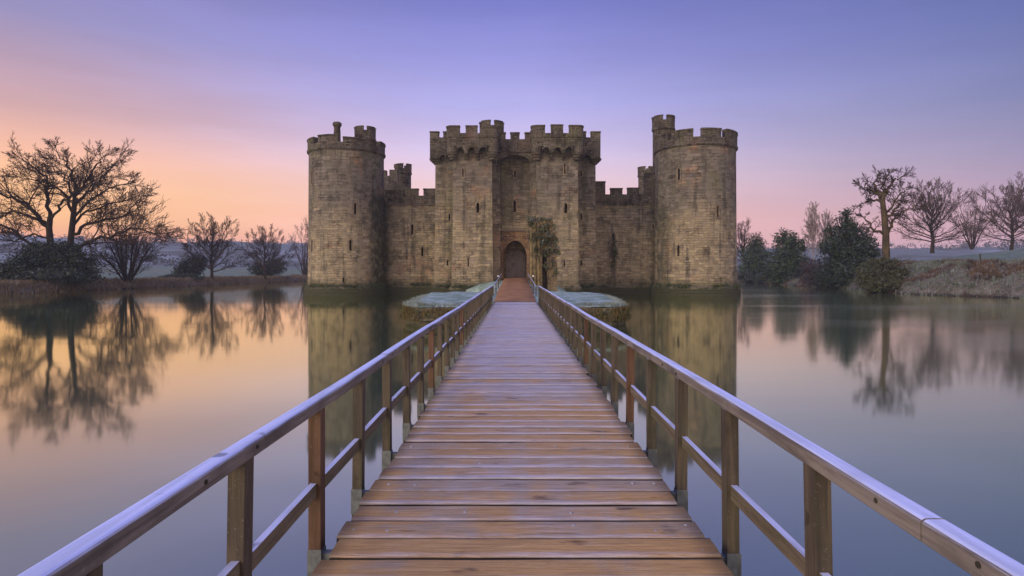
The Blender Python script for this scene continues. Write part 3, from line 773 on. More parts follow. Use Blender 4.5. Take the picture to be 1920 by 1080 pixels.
for k in (.998, .99, .97, .92, .88, .82, .75, .68, .6, .52, .44, .36, .28, .2, .12, .04):
    rings.append([(OC[0] + (x - OC[0]) * k, OC[1] + (y - OC[1]) * k, isl_z(OC[0] + (x - OC[0]) * k, OC[1] + (y - OC[1]) * k, k)) for x, y in ring])
it.loft(rings, False)
tag(it.build('island', M['turf'], uv=False, smooth=True), kind='structure')
# turf causeway from the island to the gate
cw = MB(); nU = 11; rowsC = []
for i in range(26):
    y = 38.5 + (66.5 - 38.5) * i / 25; f = (y - 38.5) / 28
    zc = .9 + 1.05 * sst(36, 62.5, y) * 1.0
    hw = 3.5 + .4 * math.sin(y * .7) + (3.4 * sst(57, 61, y))
    row = []
    for k in range(nU):
        u = k / (nU - 1) * 2 - 1
        z = zc - .06 - 1.6 * abs(u) ** 5 - .28 * abs(u) - .35 * sst(57, 60, y) * abs(u) + .10 * nz(u * 4, y, .6, 7) * (abs(u) > .35)
        if abs(u) > .98: z = -1.2
        row.append((.08 + u * hw, y, z))
    rowsC.append(row)
cw.v = [q for r in rowsC for q in r]
cw.f = [(i * nU + k, i * nU + k + 1, (i + 1) * nU + k + 1, (i + 1) * nU + k) for i in range(25) for k in range(nU - 1)]
tag(cw.build('causeway', M['turf'], uv=False, smooth=True), kind='structure')
pm_ = MB(); rows = []
for i in range(40):
    y = 34.75 + (66.4 - 34.75) * i / 39; z = .905 + (2.0 - .905) * min(1, (y - 34.75) / 28.6)
    hw = 1.25 - .10 * i / 39; cx = .02 + .06 * i / 39
    rows.append([(cx - hw - .25, y, z - .35), (cx - hw, y, z), (cx - hw * .4, y, z + .02), (cx + hw * .4, y, z + .02), (cx + hw, y, z), (cx + hw + .25, y, z - .35)])
pm_.v = [q for r in rows for q in r]
pm_.f = [(i * 6 + k, i * 6 + k + 1, i * 6 + k + 7, i * 6 + k + 6) for i in range(39) for k in range(5)]
tag(pm_.build('path', M['gravel'], uv=False, smooth=True), kind='structure')
def path_z(y): return .905 + (2.0 - .905) * min(1, (y - 34.75) / 28.6)
# low rails beside the path
for side, word in ((-1, 'left'), (1, 'right')):
    r0 = empty('path_railing', (side * 1.42 + .05, 38, path_z(38)))
    tag(r0, 'thin weathered railing on the %s edge of the orange gravel path' % word, 'railing', 'railings along the gravel path')
    rail = []
    for k, y in enumerate((40., 45., 50., 55., 60.)):
        x = side * (1.46 - .12 * k / 4); z = path_z(y)
        MB().box(x - .04, x + .04, y - .04, y + .04, z - .5 - path_z(38), z + .56 - path_z(38)).build('post', M['post'], r0)
        rail.append((x, y, z + .58))
    rail.append((side * 1.3, 62.4, path_z(62.4) + .45))
    mr = MB().tube(rail, .035, 6).build('handrail', M['midrail'], r0)
    for ch in r0.children:
        for v in ch.data.vertices:
            v.co.x -= side * 1.42 + .05 - 0; v.co.y -= 38
            if ch.name.startswith('handrail'): v.co.z -= path_z(38)
    bo = empty('bollard', (side * 1.55 + .1, 52, path_z(52) - .3))
    tag(bo, 'short dark post with pale cap %s of the gravel path' % word, 'bollard', 'capped posts beside the gravel path')
    MB().lathe(0, 0, [(.07, -.4), (.06, .95)], 10).build('post', M['beam'], bo)
    MB().lathe(0, 0, [(.06, .95), (.095, .97), (.095, 1.04), (.06, 1.09), (.02, 1.10)], 12).build('cap', M['cap'], bo)

# ruined barbican fragment right of the path
rb = empty('ruined_barbican', (2.7, 54.5, 1.2))
tag(rb, 'broken stump of a stone gateway with tall jamb shafts right of the gravel path', 'ruin')
def ruin_piece(x0, x1, y0, y1, z0, z1, seed, jag=.25, n=6):
    rg = random.Random(seed); m = MB(); rings = []
    for k in range(n + 1):
        f = k / n; z = z0 + (z1 - z0) * f; j = lambda: rg.uniform(-.05, .05)
        top = jag if k == n else 0
        rings.append([(x0 + j() + .04 * f, y0 + j(), z + rg.uniform(-top, top)), ((x0 + x1) / 2, y0 + j() - .03, z + rg.uniform(-top, top)), (x1 + j() - .06 * f, y0 + j(), z + rg.uniform(-top, top)),
                      (x1 + j() - .06 * f, y1 + j(), z + rg.uniform(-top, top)), ((x0 + x1) / 2, y1 + j(), z + rg.uniform(-top, top)), (x0 + j(), y1 + j(), z + rg.uniform(-top, top))])
    m.loft(rings); return m
lo = Vector((2.7, 54.5, 1.2))
def shift(o, v):
    for q in o.data.vertices: q.co -= v
shift(ruin_piece(1.95, 2.56, 54.2, 56.2, .9, 7.4, 1, .3).build('pier', M['ruin'], rb), lo)
shift(ruin_piece(2.98, 3.95, 54.3, 56.2, .9, 6.3, 2, .5).build('pier', M['ruin'], rb), lo)
shift(ruin_piece(2.05, 3.6, 54.25, 56.1, 4.7, 7.3, 3, .5).build('lintel', M['ruin'], rb), lo)
shift(MB().box(2.4, 3.3, 55.6, 56.0, .9, 4.9).build('niche_wall', M['ruin'], rb), lo)
for k, (px, y1) in enumerate(((996.5, 424), (1003, 415), (1010.5, 420))):
    x = X(px, 54.1)
    shift(MB().lathe(x, 54.12 + .04 * k, [(.16, 1.), (.16, 1.5), (.125, 1.6), (.12, 4.2), (.13, 4.25), (.12, 4.3), (.11, Z(y1, 54.1) - .3), (.17, Z(y1, 54.1))], 12).build('jamb_shaft', M['shaft'], rb), lo)

# ------------------------------------------------------------------ footbridge
rgB = random.Random(11)
fb = empty('footbridge', (0, 0, 0))
tag(fb, 'long wooden footbridge with frosted planks and handrails leading to the castle island', 'bridge')
BX0, BX1 = -1.18, 1.285
def plank(y0, w, mb=None):
    x0 = BX0 + rgB.uniform(-.03, .025); x1 = BX1 + rgB.uniform(-.025, .03)
    z = .9 + rgB.uniform(-.004, .006); t0 = rgB.uniform(-.005, .005); t1 = rgB.uniform(-.006, .006); sk = rgB.uniform(-.008, .008)
    g = rgB.uniform(.026, .042); c = .012
    y1 = y0 + w - g
    prof = [(y0, -.055), (y0, -c), (y0 + c, 0), (y0 + w * .5, .0025), (y1 - c, 0), (y1, -c), (y1, -.055)]
    rings = []; n = 14
    s1 = rgB.uniform(0, 60)
    for k in range(n + 1):
        f = k / n; x = x0 + (x1 - x0) * f
        cup = .003 * noise.noise(Vector((s1, f * 4, 0)))
        e0 = .005 * noise.noise(Vector((s1, f * 6, 7))); e1 = .005 * noise.noise(Vector((s1 + 9, f * 6, 3)))
        rings.append([(x, y + sk * (f - .5) + (e0 if i < 3 else e1 if i > 3 else 0), z + q + t0 * (f - .5) + t1 * (y - y0) / w * 1.2 + cup) for i, (y, q) in enumerate(prof)])
    m = mb or MB(); m.loft(rings)
    return m, (y0, y1)
def plank_uv(o, y0, y1):
    me = o.data
    if not me.uv_layers: me.uv_layers.new(name='UVMap')
    uv = me.uv_layers[0].data
    for l in me.loops:
        c = me.vertices[l.vertex_index].co; uv[l.index].uv = (c.x, (c.y - y0) / (y1 - y0))
y = 1.5; k = 0; rest = MB(); restr = None
while y < 34.72:
    w = .277 * rgB.uniform(.93, 1.06)
    if k < 100:
        m, (a, b) = plank(y, w); o = m.build('plank', M['plank'], fb, uv=False); plank_uv(o, a, b)
        if y < 7:      # coach bolts
            for x in (BX0 + .10, BX0 + .32, -.35, .42, BX1 - .32, BX1 - .10):
                if rgB.random() < .7:
                    bx, by = x + rgB.uniform(-.04, .04), (a + b) / 2 + rgB.uniform(-.06, .06)
                    z = .897
                    MB().lathe(bx, by, [(.013, z - .01), (.013, z + .006), (.007, z + .011)], 8).build('bolt', M['bolt'], o, uv=False)
    else:
        plank(y, w, rest)
    y += w; k += 1
o = rest.build('plank', M['plank'], fb, uv=False); o['kind'] = 'stuff'
me = o.data; me.uv_layers.new(name='UVMap')
for l in me.loops:
    c = me.vertices[l.vertex_index].co; me.uv_layers[0].data[l.index].uv = (c.x, (c.y / .277) % 1.)
for x in (BX0 + .07, -.4, .5, BX1 - .07):
    MB().box(x - .06, x + .06, -.5, 34.6, .56, .84).build('bearer', M['beam'], fb)
def rail_profile(x0, x1, z0, z1, c=.006, r=.022):
    pr = [(x0 + c, z0), (x1 - c, z0), (x1, z0 + c)]
    pr += [(x1 - r + r * math.cos(a), z1 - r + r * math.sin(a)) for a in (0, .4, .8, 1.2, PI / 2)]
    pr += [(x0 + r - r * math.sin(a), z1 - r + r * math.cos(a)) for a in (0, .4, .8, 1.2, PI / 2)]
    return pr + [(x0, z0 + c)]
for side in (-1, 1):
    xa, xb = (-1.40, -1.306) if side < 0 else (1.408, 1.502)
    # handrail in butted lengths
    y = -.6 if side < 0 else -1.4; first = True
    joints = []
    while y < 35.2:
        L = min(3.33, 35.3 - y)
        if L < .5: break
        if side > 0 and first: L = 3.43; 
        first = False
        rings = []; n = 8; dx = rgB.uniform(-.004, .004); dz = rgB.uniform(-.003, .003)
        for i in range(n + 1):
            yy = y + .002 + (L - .004) * i / n
            wx = .012 * noise.noise(Vector((yy * .25, side * 5, 1))) ; wz = .014 * noise.noise(Vector((yy * .3, side * 7, 4)))
            rings.append([(px + dx + wx, yy, pz + dz + wz) for px, pz in rail_profile(xa, xb, 1.767, 1.85)])
        hr = MB().loft(rings).build('handrail', M['rail'], fb)
        # screws on the inner face
        xf = xb + dx if side < 0 else xa + dx
        for yy in (y + .25, y + L - .25):
            ci = [(.011 * math.cos(2 * PI * i / 8), .011 * math.sin(2 * PI * i / 8)) for i in range(8)]
            sm = MB().prism(ci, (xf - side * .0 - (.004 if side < 0 else -.004), yy, 1.81), (0, 1, 0), (0, 0, 1), (-side * .009, 0, 0))
            sm.build('screw', M['beam'], hr, uv=False)
        y += L
    ystart = 2.92 if side < 0 else 2.83
    step = 1.105 if side < 0 else 1.14
    ip = []
    yy = ystart - step; k = 0
    while yy < 35.2:
        xi = (-1.315 if side < 0 else 1.415); xo = xi + side * .082
        a0, a1 = min(xi, xo), max(xi, xo)
        lean = rgB.uniform(-.012, .014) * side; ly = rgB.uniform(-.012, .012)
        if k == 1: lean = side * .028
        yv = yy + rgB.uniform(-.03, .03) * (k > 3)
        b = MB().loft([[(a0 + lean, yv - .05, .5), (a1 + lean, yv - .05, .5), (a1 + lean, yv + .05, .5), (a0 + lean, yv + .05, .5)],
                       [(a0 + lean * .4, yv - .05 + ly * .5, 1.2), (a1 + lean * .4, yv - .05 + ly * .5, 1.2), (a1 + lean * .4, yv + .05 + ly * .5, 1.2), (a0 + lean * .4, yv + .05 + ly * .5, 1.2)],
                       [(a0, yv - .05 + ly, 1.768), (a1, yv - .05 + ly, 1.768), (a1, yv + .05 + ly, 1.768), (a0, yv + .05 + ly, 1.768)]])
        red = (side < 0 and k in (2, 7, 12)) or (side > 0 and k in (5, 9))
        o = b.build('post', M['redpost'] if red else M['post'], fb)
        br = MB()
        e = .006
        br.box(a0 + lean - e, a1 + lean + e, yv - .05 - e, yv - .05 - .0005, .60, .815)
        if side < 0: br.box(a1 + lean + .0005, a1 + lean + e, yv - .05, yv + .05, .60, .80).box(a1 + lean + e, BX0 - .035, yv - .03, yv + .03, .62, .78)
        else: br.box(a0 + lean - e, a0 + lean - .0005, yv - .05, yv + .05, .60, .80).box(BX1 + .035, a0 + lean - e, yv - .03, yv + .03, .62, .78)
        br.build('bracket', M['steel'], o)
        ip.append((yv, a0, a1))
        yy += step; k += 1
    for (ya, a0, a1), (yb, c0, c1) in zip(ip, ip[1:]):
        xm = (a0 + a1) / 2 + side * .008; z = 1.27 + rgB.uniform(-.01, .01)
        z2 = z + rgB.uniform(-.008, .008)
        hw, hh = .021, .048
        MB().loft([[(xm - hw, ya + .052, z - 2 * hh), (xm + hw, ya + .052, z - 2 * hh), (xm + hw, ya + .052, z), (xm - hw, ya + .052, z)],
                   [(xm - hw, yb - .052, z2 - 2 * hh), (xm + hw, yb - .052, z2 - 2 * hh), (xm + hw, yb - .052, z2), (xm - hw, yb - .052, z2)]]).build('mid_rail', M['midrail'], fb)
for y in (5.2, 10.6, 16., 21.4, 26.8):
    MB().box(BX0 - .02, BX1 + .02, y - .09, y + .09, .36, .556).build('crossbeam', M['beam'], fb)
    for x in (BX0 + .18, BX1 - .18):
        MB().lathe(x, y, [(.11, -2.2), (.105, .36)], 12).build('pile', M['beam'], fb)

# ------------------------------------------------------------------ trees
def grow(out, p, d, L, r, lvl, T, rg):
    n = max(2, int(T['seg'][min(lvl, len(T['seg']) - 1)]))
    wig = T['wig']; pts = [Vector(p)]; rad = [r]; d = Vector(d).normalized()
    rend = max(T['rmin'] * .7, r * T['tap'])
    for i in range(n):
        d = d + Vector((rg.gauss(0, wig), rg.gauss(0, wig), rg.gauss(0, wig) + T['up'][min(lvl, len(T['up']) - 1)]))
        d.normalize()
        pts.append(pts[-1] + d * (L / n)); rad.append(max(T['rmin'] * .7, r + (rend - r) * (i + 1) / n))
    out.append((pts, rad, lvl))
    if lvl < T['lv']: spawn(out, pts, rad, L, lvl, T, rg)
def spawn(out, pts, rad, L, lvl, T, rg, t0=None):
    k = T['nch'][min(lvl, len(T['nch']) - 1)]
    t0 = T['t0'] if t0 is None else t0
    az = rg.uniform(0, 6.28)
    for c in range(k):
        t = t0 + (1 - t0) * (c + rg.random()) / k
        f = t * (len(pts) - 1); i = min(int(f), len(pts) - 2); u = f - i
        p = pts[i].lerp(pts[i + 1], u); d = (pts[i + 1] - pts[i]).normalized(); r = rad[i] + (rad[i + 1] - rad[i]) * u
        az += 2.4 + rg.uniform(-.5, .5)
        a = d.orthogonal().normalized(); b = d.cross(a)
        ang = rg.gauss(T['ang'], .16) * (1 - .25 * t)
        nd = d * math.cos(ang) + (a * math.cos(az) + b * math.sin(az)) * math.sin(ang)
        cl = L * T['lr'] * rg.uniform(.6, 1.15) * (1.15 - .5 * t)
        grow(out, p, nd, cl, max(T['rmin'], min(r * .72, r * T['rr'] * rg.uniform(.75, 1.1))), lvl + 1, T, rg)
    # the tip forks on
    d = (pts[-1] - pts[-2]).normalized()
    for s in range(2):
        a = d.orthogonal().normalized(); a.rotate(Matrix.Rotation(rg.uniform(0, 6.28), 3, d))
        nd = d + a * rg.uniform(.2, .5)
        grow(out, pts[-1], nd, L * T['lr'] * rg.uniform(.5, .9), max(T['rmin'], rad[-1] * .85), lvl + 1, T, rg)
def tubes(branches):
    m = MB()
    for pts, rad, lvl in branches:
        m.tube(pts, rad, 8 if rad[0] > .25 else 6 if rad[0] > .1 else 4 if rad[0] > .045 else 3, False)
    return m
BASE = dict(seg=[6, 5, 4, 4, 3, 3], wig=.13, up=[.02, .03, .04, .03, .02], tap=.4, rmin=.02, lv=4, nch=[7, 6, 5, 4, 3], t0=.25, ang=.75, lr=.52, rr=.6)
def make_tree(name, label, group, base, trunk_pts, trunk_r, limbs, T, seed, mats=('bark', 'twig'), split=1, cat='tree'):
    """trunk_pts and limbs are world polylines; everything finer grows from them"""
    rg = random.Random(seed)
    base = Vector(base)
    root = tag(empty(name, base), label, cat, group)
    tr, cr = [], []
    for pts, r0, r1 in trunk_pts:
        n = len(pts); tr.append(([q - base for q in pts], [r0 + (r1 - r0) * i / (n - 1) for i in range(n)], 0))
    for pts, r0, r1, lv, k in limbs:
        q = []
        for i in range(len(pts) - 1):
            for j in range(3):
                f = j / 3; v = pts[i].lerp(pts[i + 1], f) - base
                q.append(v + (Vector((rg.gauss(0, .12), rg.gauss(0, .12), rg.gauss(0, .12))) * T.get('lw', 1.) if (i or j) else Vector()))
        q.append(pts[-1] - base)
        n = len(q); rad = [r0 + (r1 - r0) * i / (n - 1) for i in range(n)]
        cr.append((q, rad, lv))
        L = sum((q[i + 1] - q[i]).length for i in range(n - 1))
        T2 = dict(T); T2['nch'] = list(T['nch']); T2['nch'][min(lv, len(T['nch']) - 1)] = k
        spawn(cr, q, rad, L * T.get('limb_l', .8), lv, T2, rg, T.get('limb_t0', .3))
    tr += [b for b in cr if b[1][0] > T.get('split_r', .13)]; cr = [b for b in cr if b[1][0] <= T.get('split_r', .13)]
    tubes(tr).build('trunk', M[mats[0]], root, uv=False, smooth=True, recalc=False)
    tubes(cr).build('crown', M[mats[1]], root, uv=False, recalc=False)
    return root
def poly3(lst, d, rg, dep=0.):
    """measured points to a 3-D polyline that also bends towards or away from the bridge"""
    k = rg.uniform(-1, 1) * dep; out = []
    for i, (a, b) in enumerate(lst):
        dd = d + k * i
        out.append(P(a, b, dd))
    return out

# great twin-trunked oak on the left bank
rg = random.Random(4); D = 86.
T = dict(BASE); T.update(wig=.16, rmin=.027, nch=[6, 6, 7, 5, 3], ang=.74, lr=.63, up=[.01, .02, .03, .02, .02], lv=4, limb_l=.50, lw=1.5, rr=.5, limb_t0=.10, split_r=.2)
trunks = [(poly3([(98, 535), (98, 500), (95, 460), (92, 428), (94, 408)], D, rg), .52, .36), (poly3([(131, 535), (131, 500), (132, 456), (137, 409), (141, 372)], D, rg), .55, .30)]
LB = [([(93, 425), (78, 404), (55, 376), (28, 362), (0, 352), (-40, 335)], .5, .10, 1, 9),
      ([(94, 402), (89, 366), (93, 340), (82, 318), (64, 298), (50, 288)], .42, .08, 1, 8),
      ([(95, 402), (113, 374), (126, 360), (148, 346), (165, 335)], .30, .07, 1, 6),
      ([(141, 362), (142, 330), (135, 306), (122, 286), (108, 268)], .36, .07, 1, 8),
      ([(141, 362), (152, 335), (168, 308), (182, 290), (190, 278)], .36, .07, 1, 8),
      ([(139, 378), (162, 346), (183, 322), (204, 306), (216, 290)], .34, .07, 1, 8),
      ([(138, 398), (170, 362), (205, 340), (238, 330)], .30, .07, 1, 7),
      ([(138, 392), (122, 352), (102, 334), (76, 328), (50, 320)], .30, .07, 1, 7),
      ([(135, 432), (165, 412), (200, 402), (238, 392), (252, 372)], .38, .08, 1, 8),
      ([(137, 415), (160, 385), (200, 372), (245, 360)], .30, .07, 1, 7),
      ([(136, 458), (175, 446), (218, 430), (262, 420), (296, 436)], .40, .07, 1, 9),
      ([(96, 462), (60, 452), (28, 430), (0, 412), (-40, 392)], .38, .08, 1, 8),
      ([(94, 440), (65, 432), (30, 445), (0, 440), (-30, 450)], .24, .06, 1, 6),
      ([(92, 420), (60, 395), (25, 385), (-5, 392), (-45, 380)], .26, .06, 1, 6),
      ([(141, 372), (128, 330), (112, 305), (95, 290)], .26, .06, 1, 6)]
make_tree('oak_tree', 'huge bare twin trunked oak rising from a dark thicket on the left bank', 'bare trees round the moat', P(115, 535, D),
          trunks, 1., [(poly3([(px, 535 - (535 - py) * .93) for px, py in a], D, rg, 1.1), r0 * .68, r1 * .9, lv, k + 4) for a, r0, r1, lv, k in LB], T, 21)

# gnarled pollard oak on the right bank
rg = random.Random(8); D = 84.
T = dict(BASE); T.update(wig=.19, rmin=.024, nch=[5, 6, 6, 4, 3], ang=.82, lr=.60, up=[.02, .03, .03, .02], lv=4, limb_l=.46, lw=1.2, split_r=.14, rr=.5, limb_t0=.2)
trunks = [(poly3([(1662, 500), (1661, 470), (1661, 440), (1658, 405), (1655, 378)], D, rg), .56, .34)]
LB = [([(1655, 380), (1650, 366), (1642, 355), (1638, 342), (1650, 326)], .36, .06, 1, 9), ([(1656, 378), (1660, 362), (1668, 352), (1682, 338), (1693, 330)], .32, .06, 1, 9),
      ([(1654, 380), (1640, 375), (1626, 377), (1612, 386)], .24, .05, 1, 7), ([(1665, 436), (1672, 418), (1679, 404), (1700, 392), (1716, 386)], .28, .06, 1, 8),
      ([(1660, 410), (1672, 402), (1682, 390), (1684, 376), (1697, 368)], .26, .06, 1, 7), ([(1657, 438), (1646, 434), (1634, 424), (1628, 412), (1616, 406)], .26, .06, 1, 7),
      ([(1650, 368), (1632, 358), (1618, 352), (1608, 346)], .2, .05, 1, 7), ([(1656, 374), (1656, 350), (1662, 334), (1668, 326)], .22, .05, 1, 7), ([(1660, 400), (1675, 380), (1690, 360), (1700, 352)], .2, .05, 1, 6)]
make_tree('oak_tree', 'gnarled pollard oak with twisting limbs and a stout olive trunk above the bramble bush', 'bare trees round the moat', P(1662, 500, D),
          trunks, 1., [(poly3(a, D, rg, .5), r0 * .85, r1, lv, k + 2) for a, r0, r1, lv, k in LB], T, 15, ('oakbark', 'twig'))

def fan_tree(name, label, px, pyb, pyt, d, halfw, seed, mats, stems=1, low=.12, nl=15, T0=None, rt=None, group='bare trees round the moat', lean=0):
    """spreading tree: short trunk, many straight ascending limbs"""
    rg = random.Random(seed); b = P(px, pyb, d); H = (pyb - pyt) / F * d; W = halfw / F * d
    T = dict(BASE); T.update(wig=.10, rmin=.022, nch=[5, 6, 6, 4], ang=.60, lr=.55, up=[.02, .03, .03, .02], lv=4, limb_l=.62, lw=.6, limb_t0=.12, rr=.5)
    T.update(T0 or {})
    r = rt or H * .028
    tr = []; lim = []
    top = b + Vector((lean * H, 0, H * .62))
    if stems == 1:
        tp = [b - Vector((0, 0, .8))] + [b.lerp(top, f) + Vector((rg.gauss(0, .12), rg.gauss(0, .12), 0)) * (f > .1) for f in (0, .25, .5, .75, 1)]
        tr.append((tp, r * 1.15, r * .35))
        for k in range(nl):
            u = (k + .5) / nl; az = k * 2.4 + rg.uniform(-.4, .4)
            el = R(4 + 80 * u ** .85) + rg.uniform(-.07, .07)
            f = low + (.60 - low) * u ** 1.2; p0 = b.lerp(top, f / .62)
            hub = b.z + H * (low + .10)                       # the crown is a dome round this height
            tip = Vector((b.x + math.cos(az) * math.cos(el) * W, b.y + math.sin(az) * math.cos(el) * W, hub + math.sin(el) * (b.z + H - hub))) + Vector((lean * H * u, 0, 0))
            tip = p0.lerp(tip, rg.uniform(.80, .98))
            mid = p0.lerp(tip, .45) + Vector((0, 0, -.02 * H)) + Vector((math.cos(az), math.sin(az), 0)) * W * .05
            lim.append(([p0, mid, tip], r * .36, r * .09, 1, T.get('lk', 8)))
    else:
        for k in range(stems):
            az = k * 2.4 + rg.uniform(-.3, .3); f = ((k + .5) / stems)
            sp = W * math.sqrt(f) * .95
            tip = b + Vector((math.cos(az) * sp, math.sin(az) * sp, H * (1 - .55 * f ** 1.5) * rg.uniform(.85, 1)))
            p0 = b + Vector((math.cos(az) * .25, math.sin(az) * .25, -.4))
            mid = p0.lerp(tip, .45) + Vector((0, 0, H * .06))
            lim.append(([p0, mid, tip], r * .55, r * .1, 1, T.get('lk', 6)))
        tr.append(([b - Vector((0, 0, .6)), b + Vector((0, 0, .6))], r, r * .7))
    return make_tree(name, label, group, b, tr, r, lim, T, seed, mats)
fan_tree('bare_tree', 'low wide multi stemmed bare bush tree right of the great twin oak', 240, 527, 405, 92, 72, 31, ('bark', 'twig'), 16)
fan_tree('bare_tree', 'rounded bare tree standing in the middle of the left bank', 397, 524, 413, 117, 60, 32, ('bark', 'twig'), 1, .12, 20)
fan_tree('bare_tree', 'smaller rounded bare tree between the middle tree and the left corner tower', 497, 521, 428, 140, 48, 33, ('bark', 'twig'), 1, .10, 18)
fan_tree('bare_tree', 'thin pale bare tree half hidden by the left edge of the castle', 572, 520, 432, 172, 30, 34, ('twig', 'pinktwig'), 9)
fan_tree('bare_tree', 'broad symmetrical bare tree on the frosted field beside the pollard oak', 1748, 468, 346, 128, 76, 35, ('bark', 'pinktwig'), 1, .10, 26, dict(lk=8))
fan_tree('bare_tree', 'dense dark crowned bare tree on the field at the right of the photo', 1896, 468, 352, 122, 76, 36, ('bark', 'pinktwig'), 1, .12, 24, dict(lk=8))
fan_tree('bare_tree', 'slim many stemmed bare tree between the two broad trees on the field', 1822, 464, 372, 165, 50, 37, ('twig', 'pinktwig'), 9)
fan_tree('bare_tree', 'tall bare tree at the far right edge with its crown cut by the frame', 1945, 468, 325, 135, 60, 38, ('bark', 'pinktwig'), 1, .2, 18)
fan_tree('bare_tree', 'small leaning bare tree beside the right corner tower of the castle', 1404, 527, 418, 152, 34, 39, ('bark', 'twig'), 1, .3, 12, lean=-.12)
fan_tree('birch_tree', 'taller pale feathery birch rising behind the rounded evergreens', 1524, 520, 392, 150, 17, 40, ('birch', 'birch'), 1, .3, 16, dict(ang=.4), .16, 'pale birches behind the evergreens')
fan_tree('birch_tree', 'shorter pale birch close to the pointed evergreen', 1549, 520, 404, 152, 14, 41, ('birch', 'birch'), 1, .35, 13, dict(ang=.4), .14, 'pale birches behind the evergreens')

def leaf_mesh(lobes, n, size, seed, stretch=1.0, hollow=.35, clump=10, droop=0.):
    """leaf clumps spread through several uneven lobes; each clump is a handful of leaf-sized faces"""
    rn = np.random.default_rng(seed); vs = []; W = np.array([l[3] * l[4] * l[5] for l in lobes]) ** .75; W = W / W.sum()
    nc = n // clump; li = rn.choice(len(lobes), nc, p=W)
    L = np.array(lobes)[li]
    v = rn.normal(size=(nc, 3)); v /= np.linalg.norm(v, axis=1)[:, None]
    rad = (hollow + (1 - hollow) * rn.random(nc) ** .55) * (1 + .16 * rn.normal(size=nc))
    ctr = L[:, :3] + v * rad[:, None] * L[:, 3:6]
    c = np.repeat(ctr, clump, 0) + rn.normal(size=(nc * clump, 3)) * size * np.array([1.5, 1.5, 1.0])
    out = np.repeat(v, clump, 0)
    nrm = rn.normal(size=c.shape) + out * .9 + np.array([0, 0, .5]); nrm /= np.linalg.norm(nrm, axis=1)[:, None]
    a = np.cross(nrm, rn.normal(size=c.shape)); a /= np.linalg.norm(a, axis=1)[:, None] + 1e-9
    b = np.cross(nrm, a); s = size * (.5 + rn.random(len(c)))[:, None]
    q = np.stack([c - a * s * .9, c - b * s * .45, c + a * s * .9, c + b * s * .45], 1).reshape(-1, 3)
    f = np.arange(len(q)).reshape(-1, 4)
    return q, f
def np_obj(name, q, f, mat, parent=None):
    me = bpy.data.meshes.new(name)
    me.vertices.add(len(q)); me.vertices.foreach_set('co', q.astype(np.float32).ravel())
    k = f.shape[1]
    me.loops.add(f.size); me.loops.foreach_set('vertex_index', f.astype(np.int32).ravel())
    me.polygons.add(len(f)); me.polygons.foreach_set('loop_start', (np.arange(len(f)) * k).astype(np.int32)); me.polygons.foreach_set('loop_total', np.full(len(f), k, np.int32))
    me.update(calc_edges=True); me.validate(); me.materials.append(M[mat])
    return link(bpy.data.objects.new(name, me), parent)
def bush(name, label, base, lobes, n, size, mat, seed, group=None, cat='bush', stem=.2, hollow=.35):
    base = Vector(base); root = tag(empty(name, base), label, cat, group)
    q, f = leaf_mesh(lobes, n, size, seed, hollow=hollow)
    np_obj('foliage', q, f, mat, root)
    rg = random.Random(seed); br = []
    for l in lobes:
        tip = Vector(l[:3]); p0 = Vector((rg.uniform(-.3, .3), rg.uniform(-.3, .3), -.6))
        mid = p0.lerp(tip, .5) + Vector((0, 0, .3))
        br.append(([p0, mid, tip], [stem, stem * .6, stem * .25], 0))
        for k in range(5):
            e = tip + Vector((rg.gauss(0, .7) * l[3], rg.gauss(0, .7) * l[4], rg.uniform(.2, 1.15) * l[5]))
            br.append(([mid.lerp(tip, rg.random()), tip.lerp(e, .5), e], [stem * .3, stem * .2, .02], 2))
    tubes(br).build('stem', M['bark'], root, uv=False, recalc=False)
    return root
def lobes_px(base, d, items):
    """(px, py, half width px, half height px, depth offset) -> lobes about base"""
    out = []
    for px, py, hw, hh, dy in items:
        c = P(px, py, d + dy) - Vector(base); out.append((c.x, c.y, c.z, hw / F * d, max(hw, hh) / F * d * .8, hh / F * d))
    return out
EV = 'evergreen bushes along the moat'
b = P(98, 528, 82)
bush('evergreen_bush', 'huge dark evergreen thicket under the great twin oak', b, lobes_px(b, 82, [(98, 490, 55, 34, 0), (52, 502, 40, 26, -2), (142, 500, 36, 28, -1), (18, 510, 34, 18, -2), (120, 470, 30, 18, 1), (75, 472, 30, 18, 1), (165, 514, 18, 14, -2), (100, 518, 70, 14, -3)]), 26000, .19, 'yew', 51, EV, stem=.3)
b = P(1418, 528, 142)
bush('evergreen_bush', 'rounded dark evergreen nearest the right corner tower', b, lobes_px(b, 142, [(1418, 484, 26, 34, 0), (1402, 510, 20, 22, -1), (1434, 510, 22, 22, -1), (1416, 458, 15, 14, 0), (1418, 516, 30, 16, -2)]), 13000, .22, 'laurel', 52, EV)
b = P(1478, 530, 119)
bush('evergreen_bush', 'taller rounded evergreen left of the birches', b, lobes_px(b, 119, [(1478, 478, 30, 38, 0), (1462, 506, 24, 28, -1), (1500, 508, 24, 26, -1), (1480, 518, 36, 16, -2), (1474, 446, 19, 15, 0), (1495, 460, 16, 16, 1)]), 15000, .22, 'laurel', 53, EV)
b = P(1590, 538, 93)
bush('evergreen_tree', 'pointed frosty holly like evergreen beside the pollard oak', b, lobes_px(b, 93, [(1590, 524, 56, 18, -2), (1585, 418, 20, 20, 0), (1588, 400, 9, 10, 0), (1575, 442, 28, 22, 0), (1606, 440, 26, 22, 1), (1560, 462, 24, 18, -1), (1622, 466, 24, 20, 0), (1590, 475, 46, 30, 0), (1640, 476, 12, 10, 0), (1590, 510, 50, 24, -2), (1556, 428, 8, 6, 0), (1634, 448, 9, 6, 0)]), 26000, .17, 'holly', 54, EV, 'tree', .28)
b = P(1658, 544, 76)
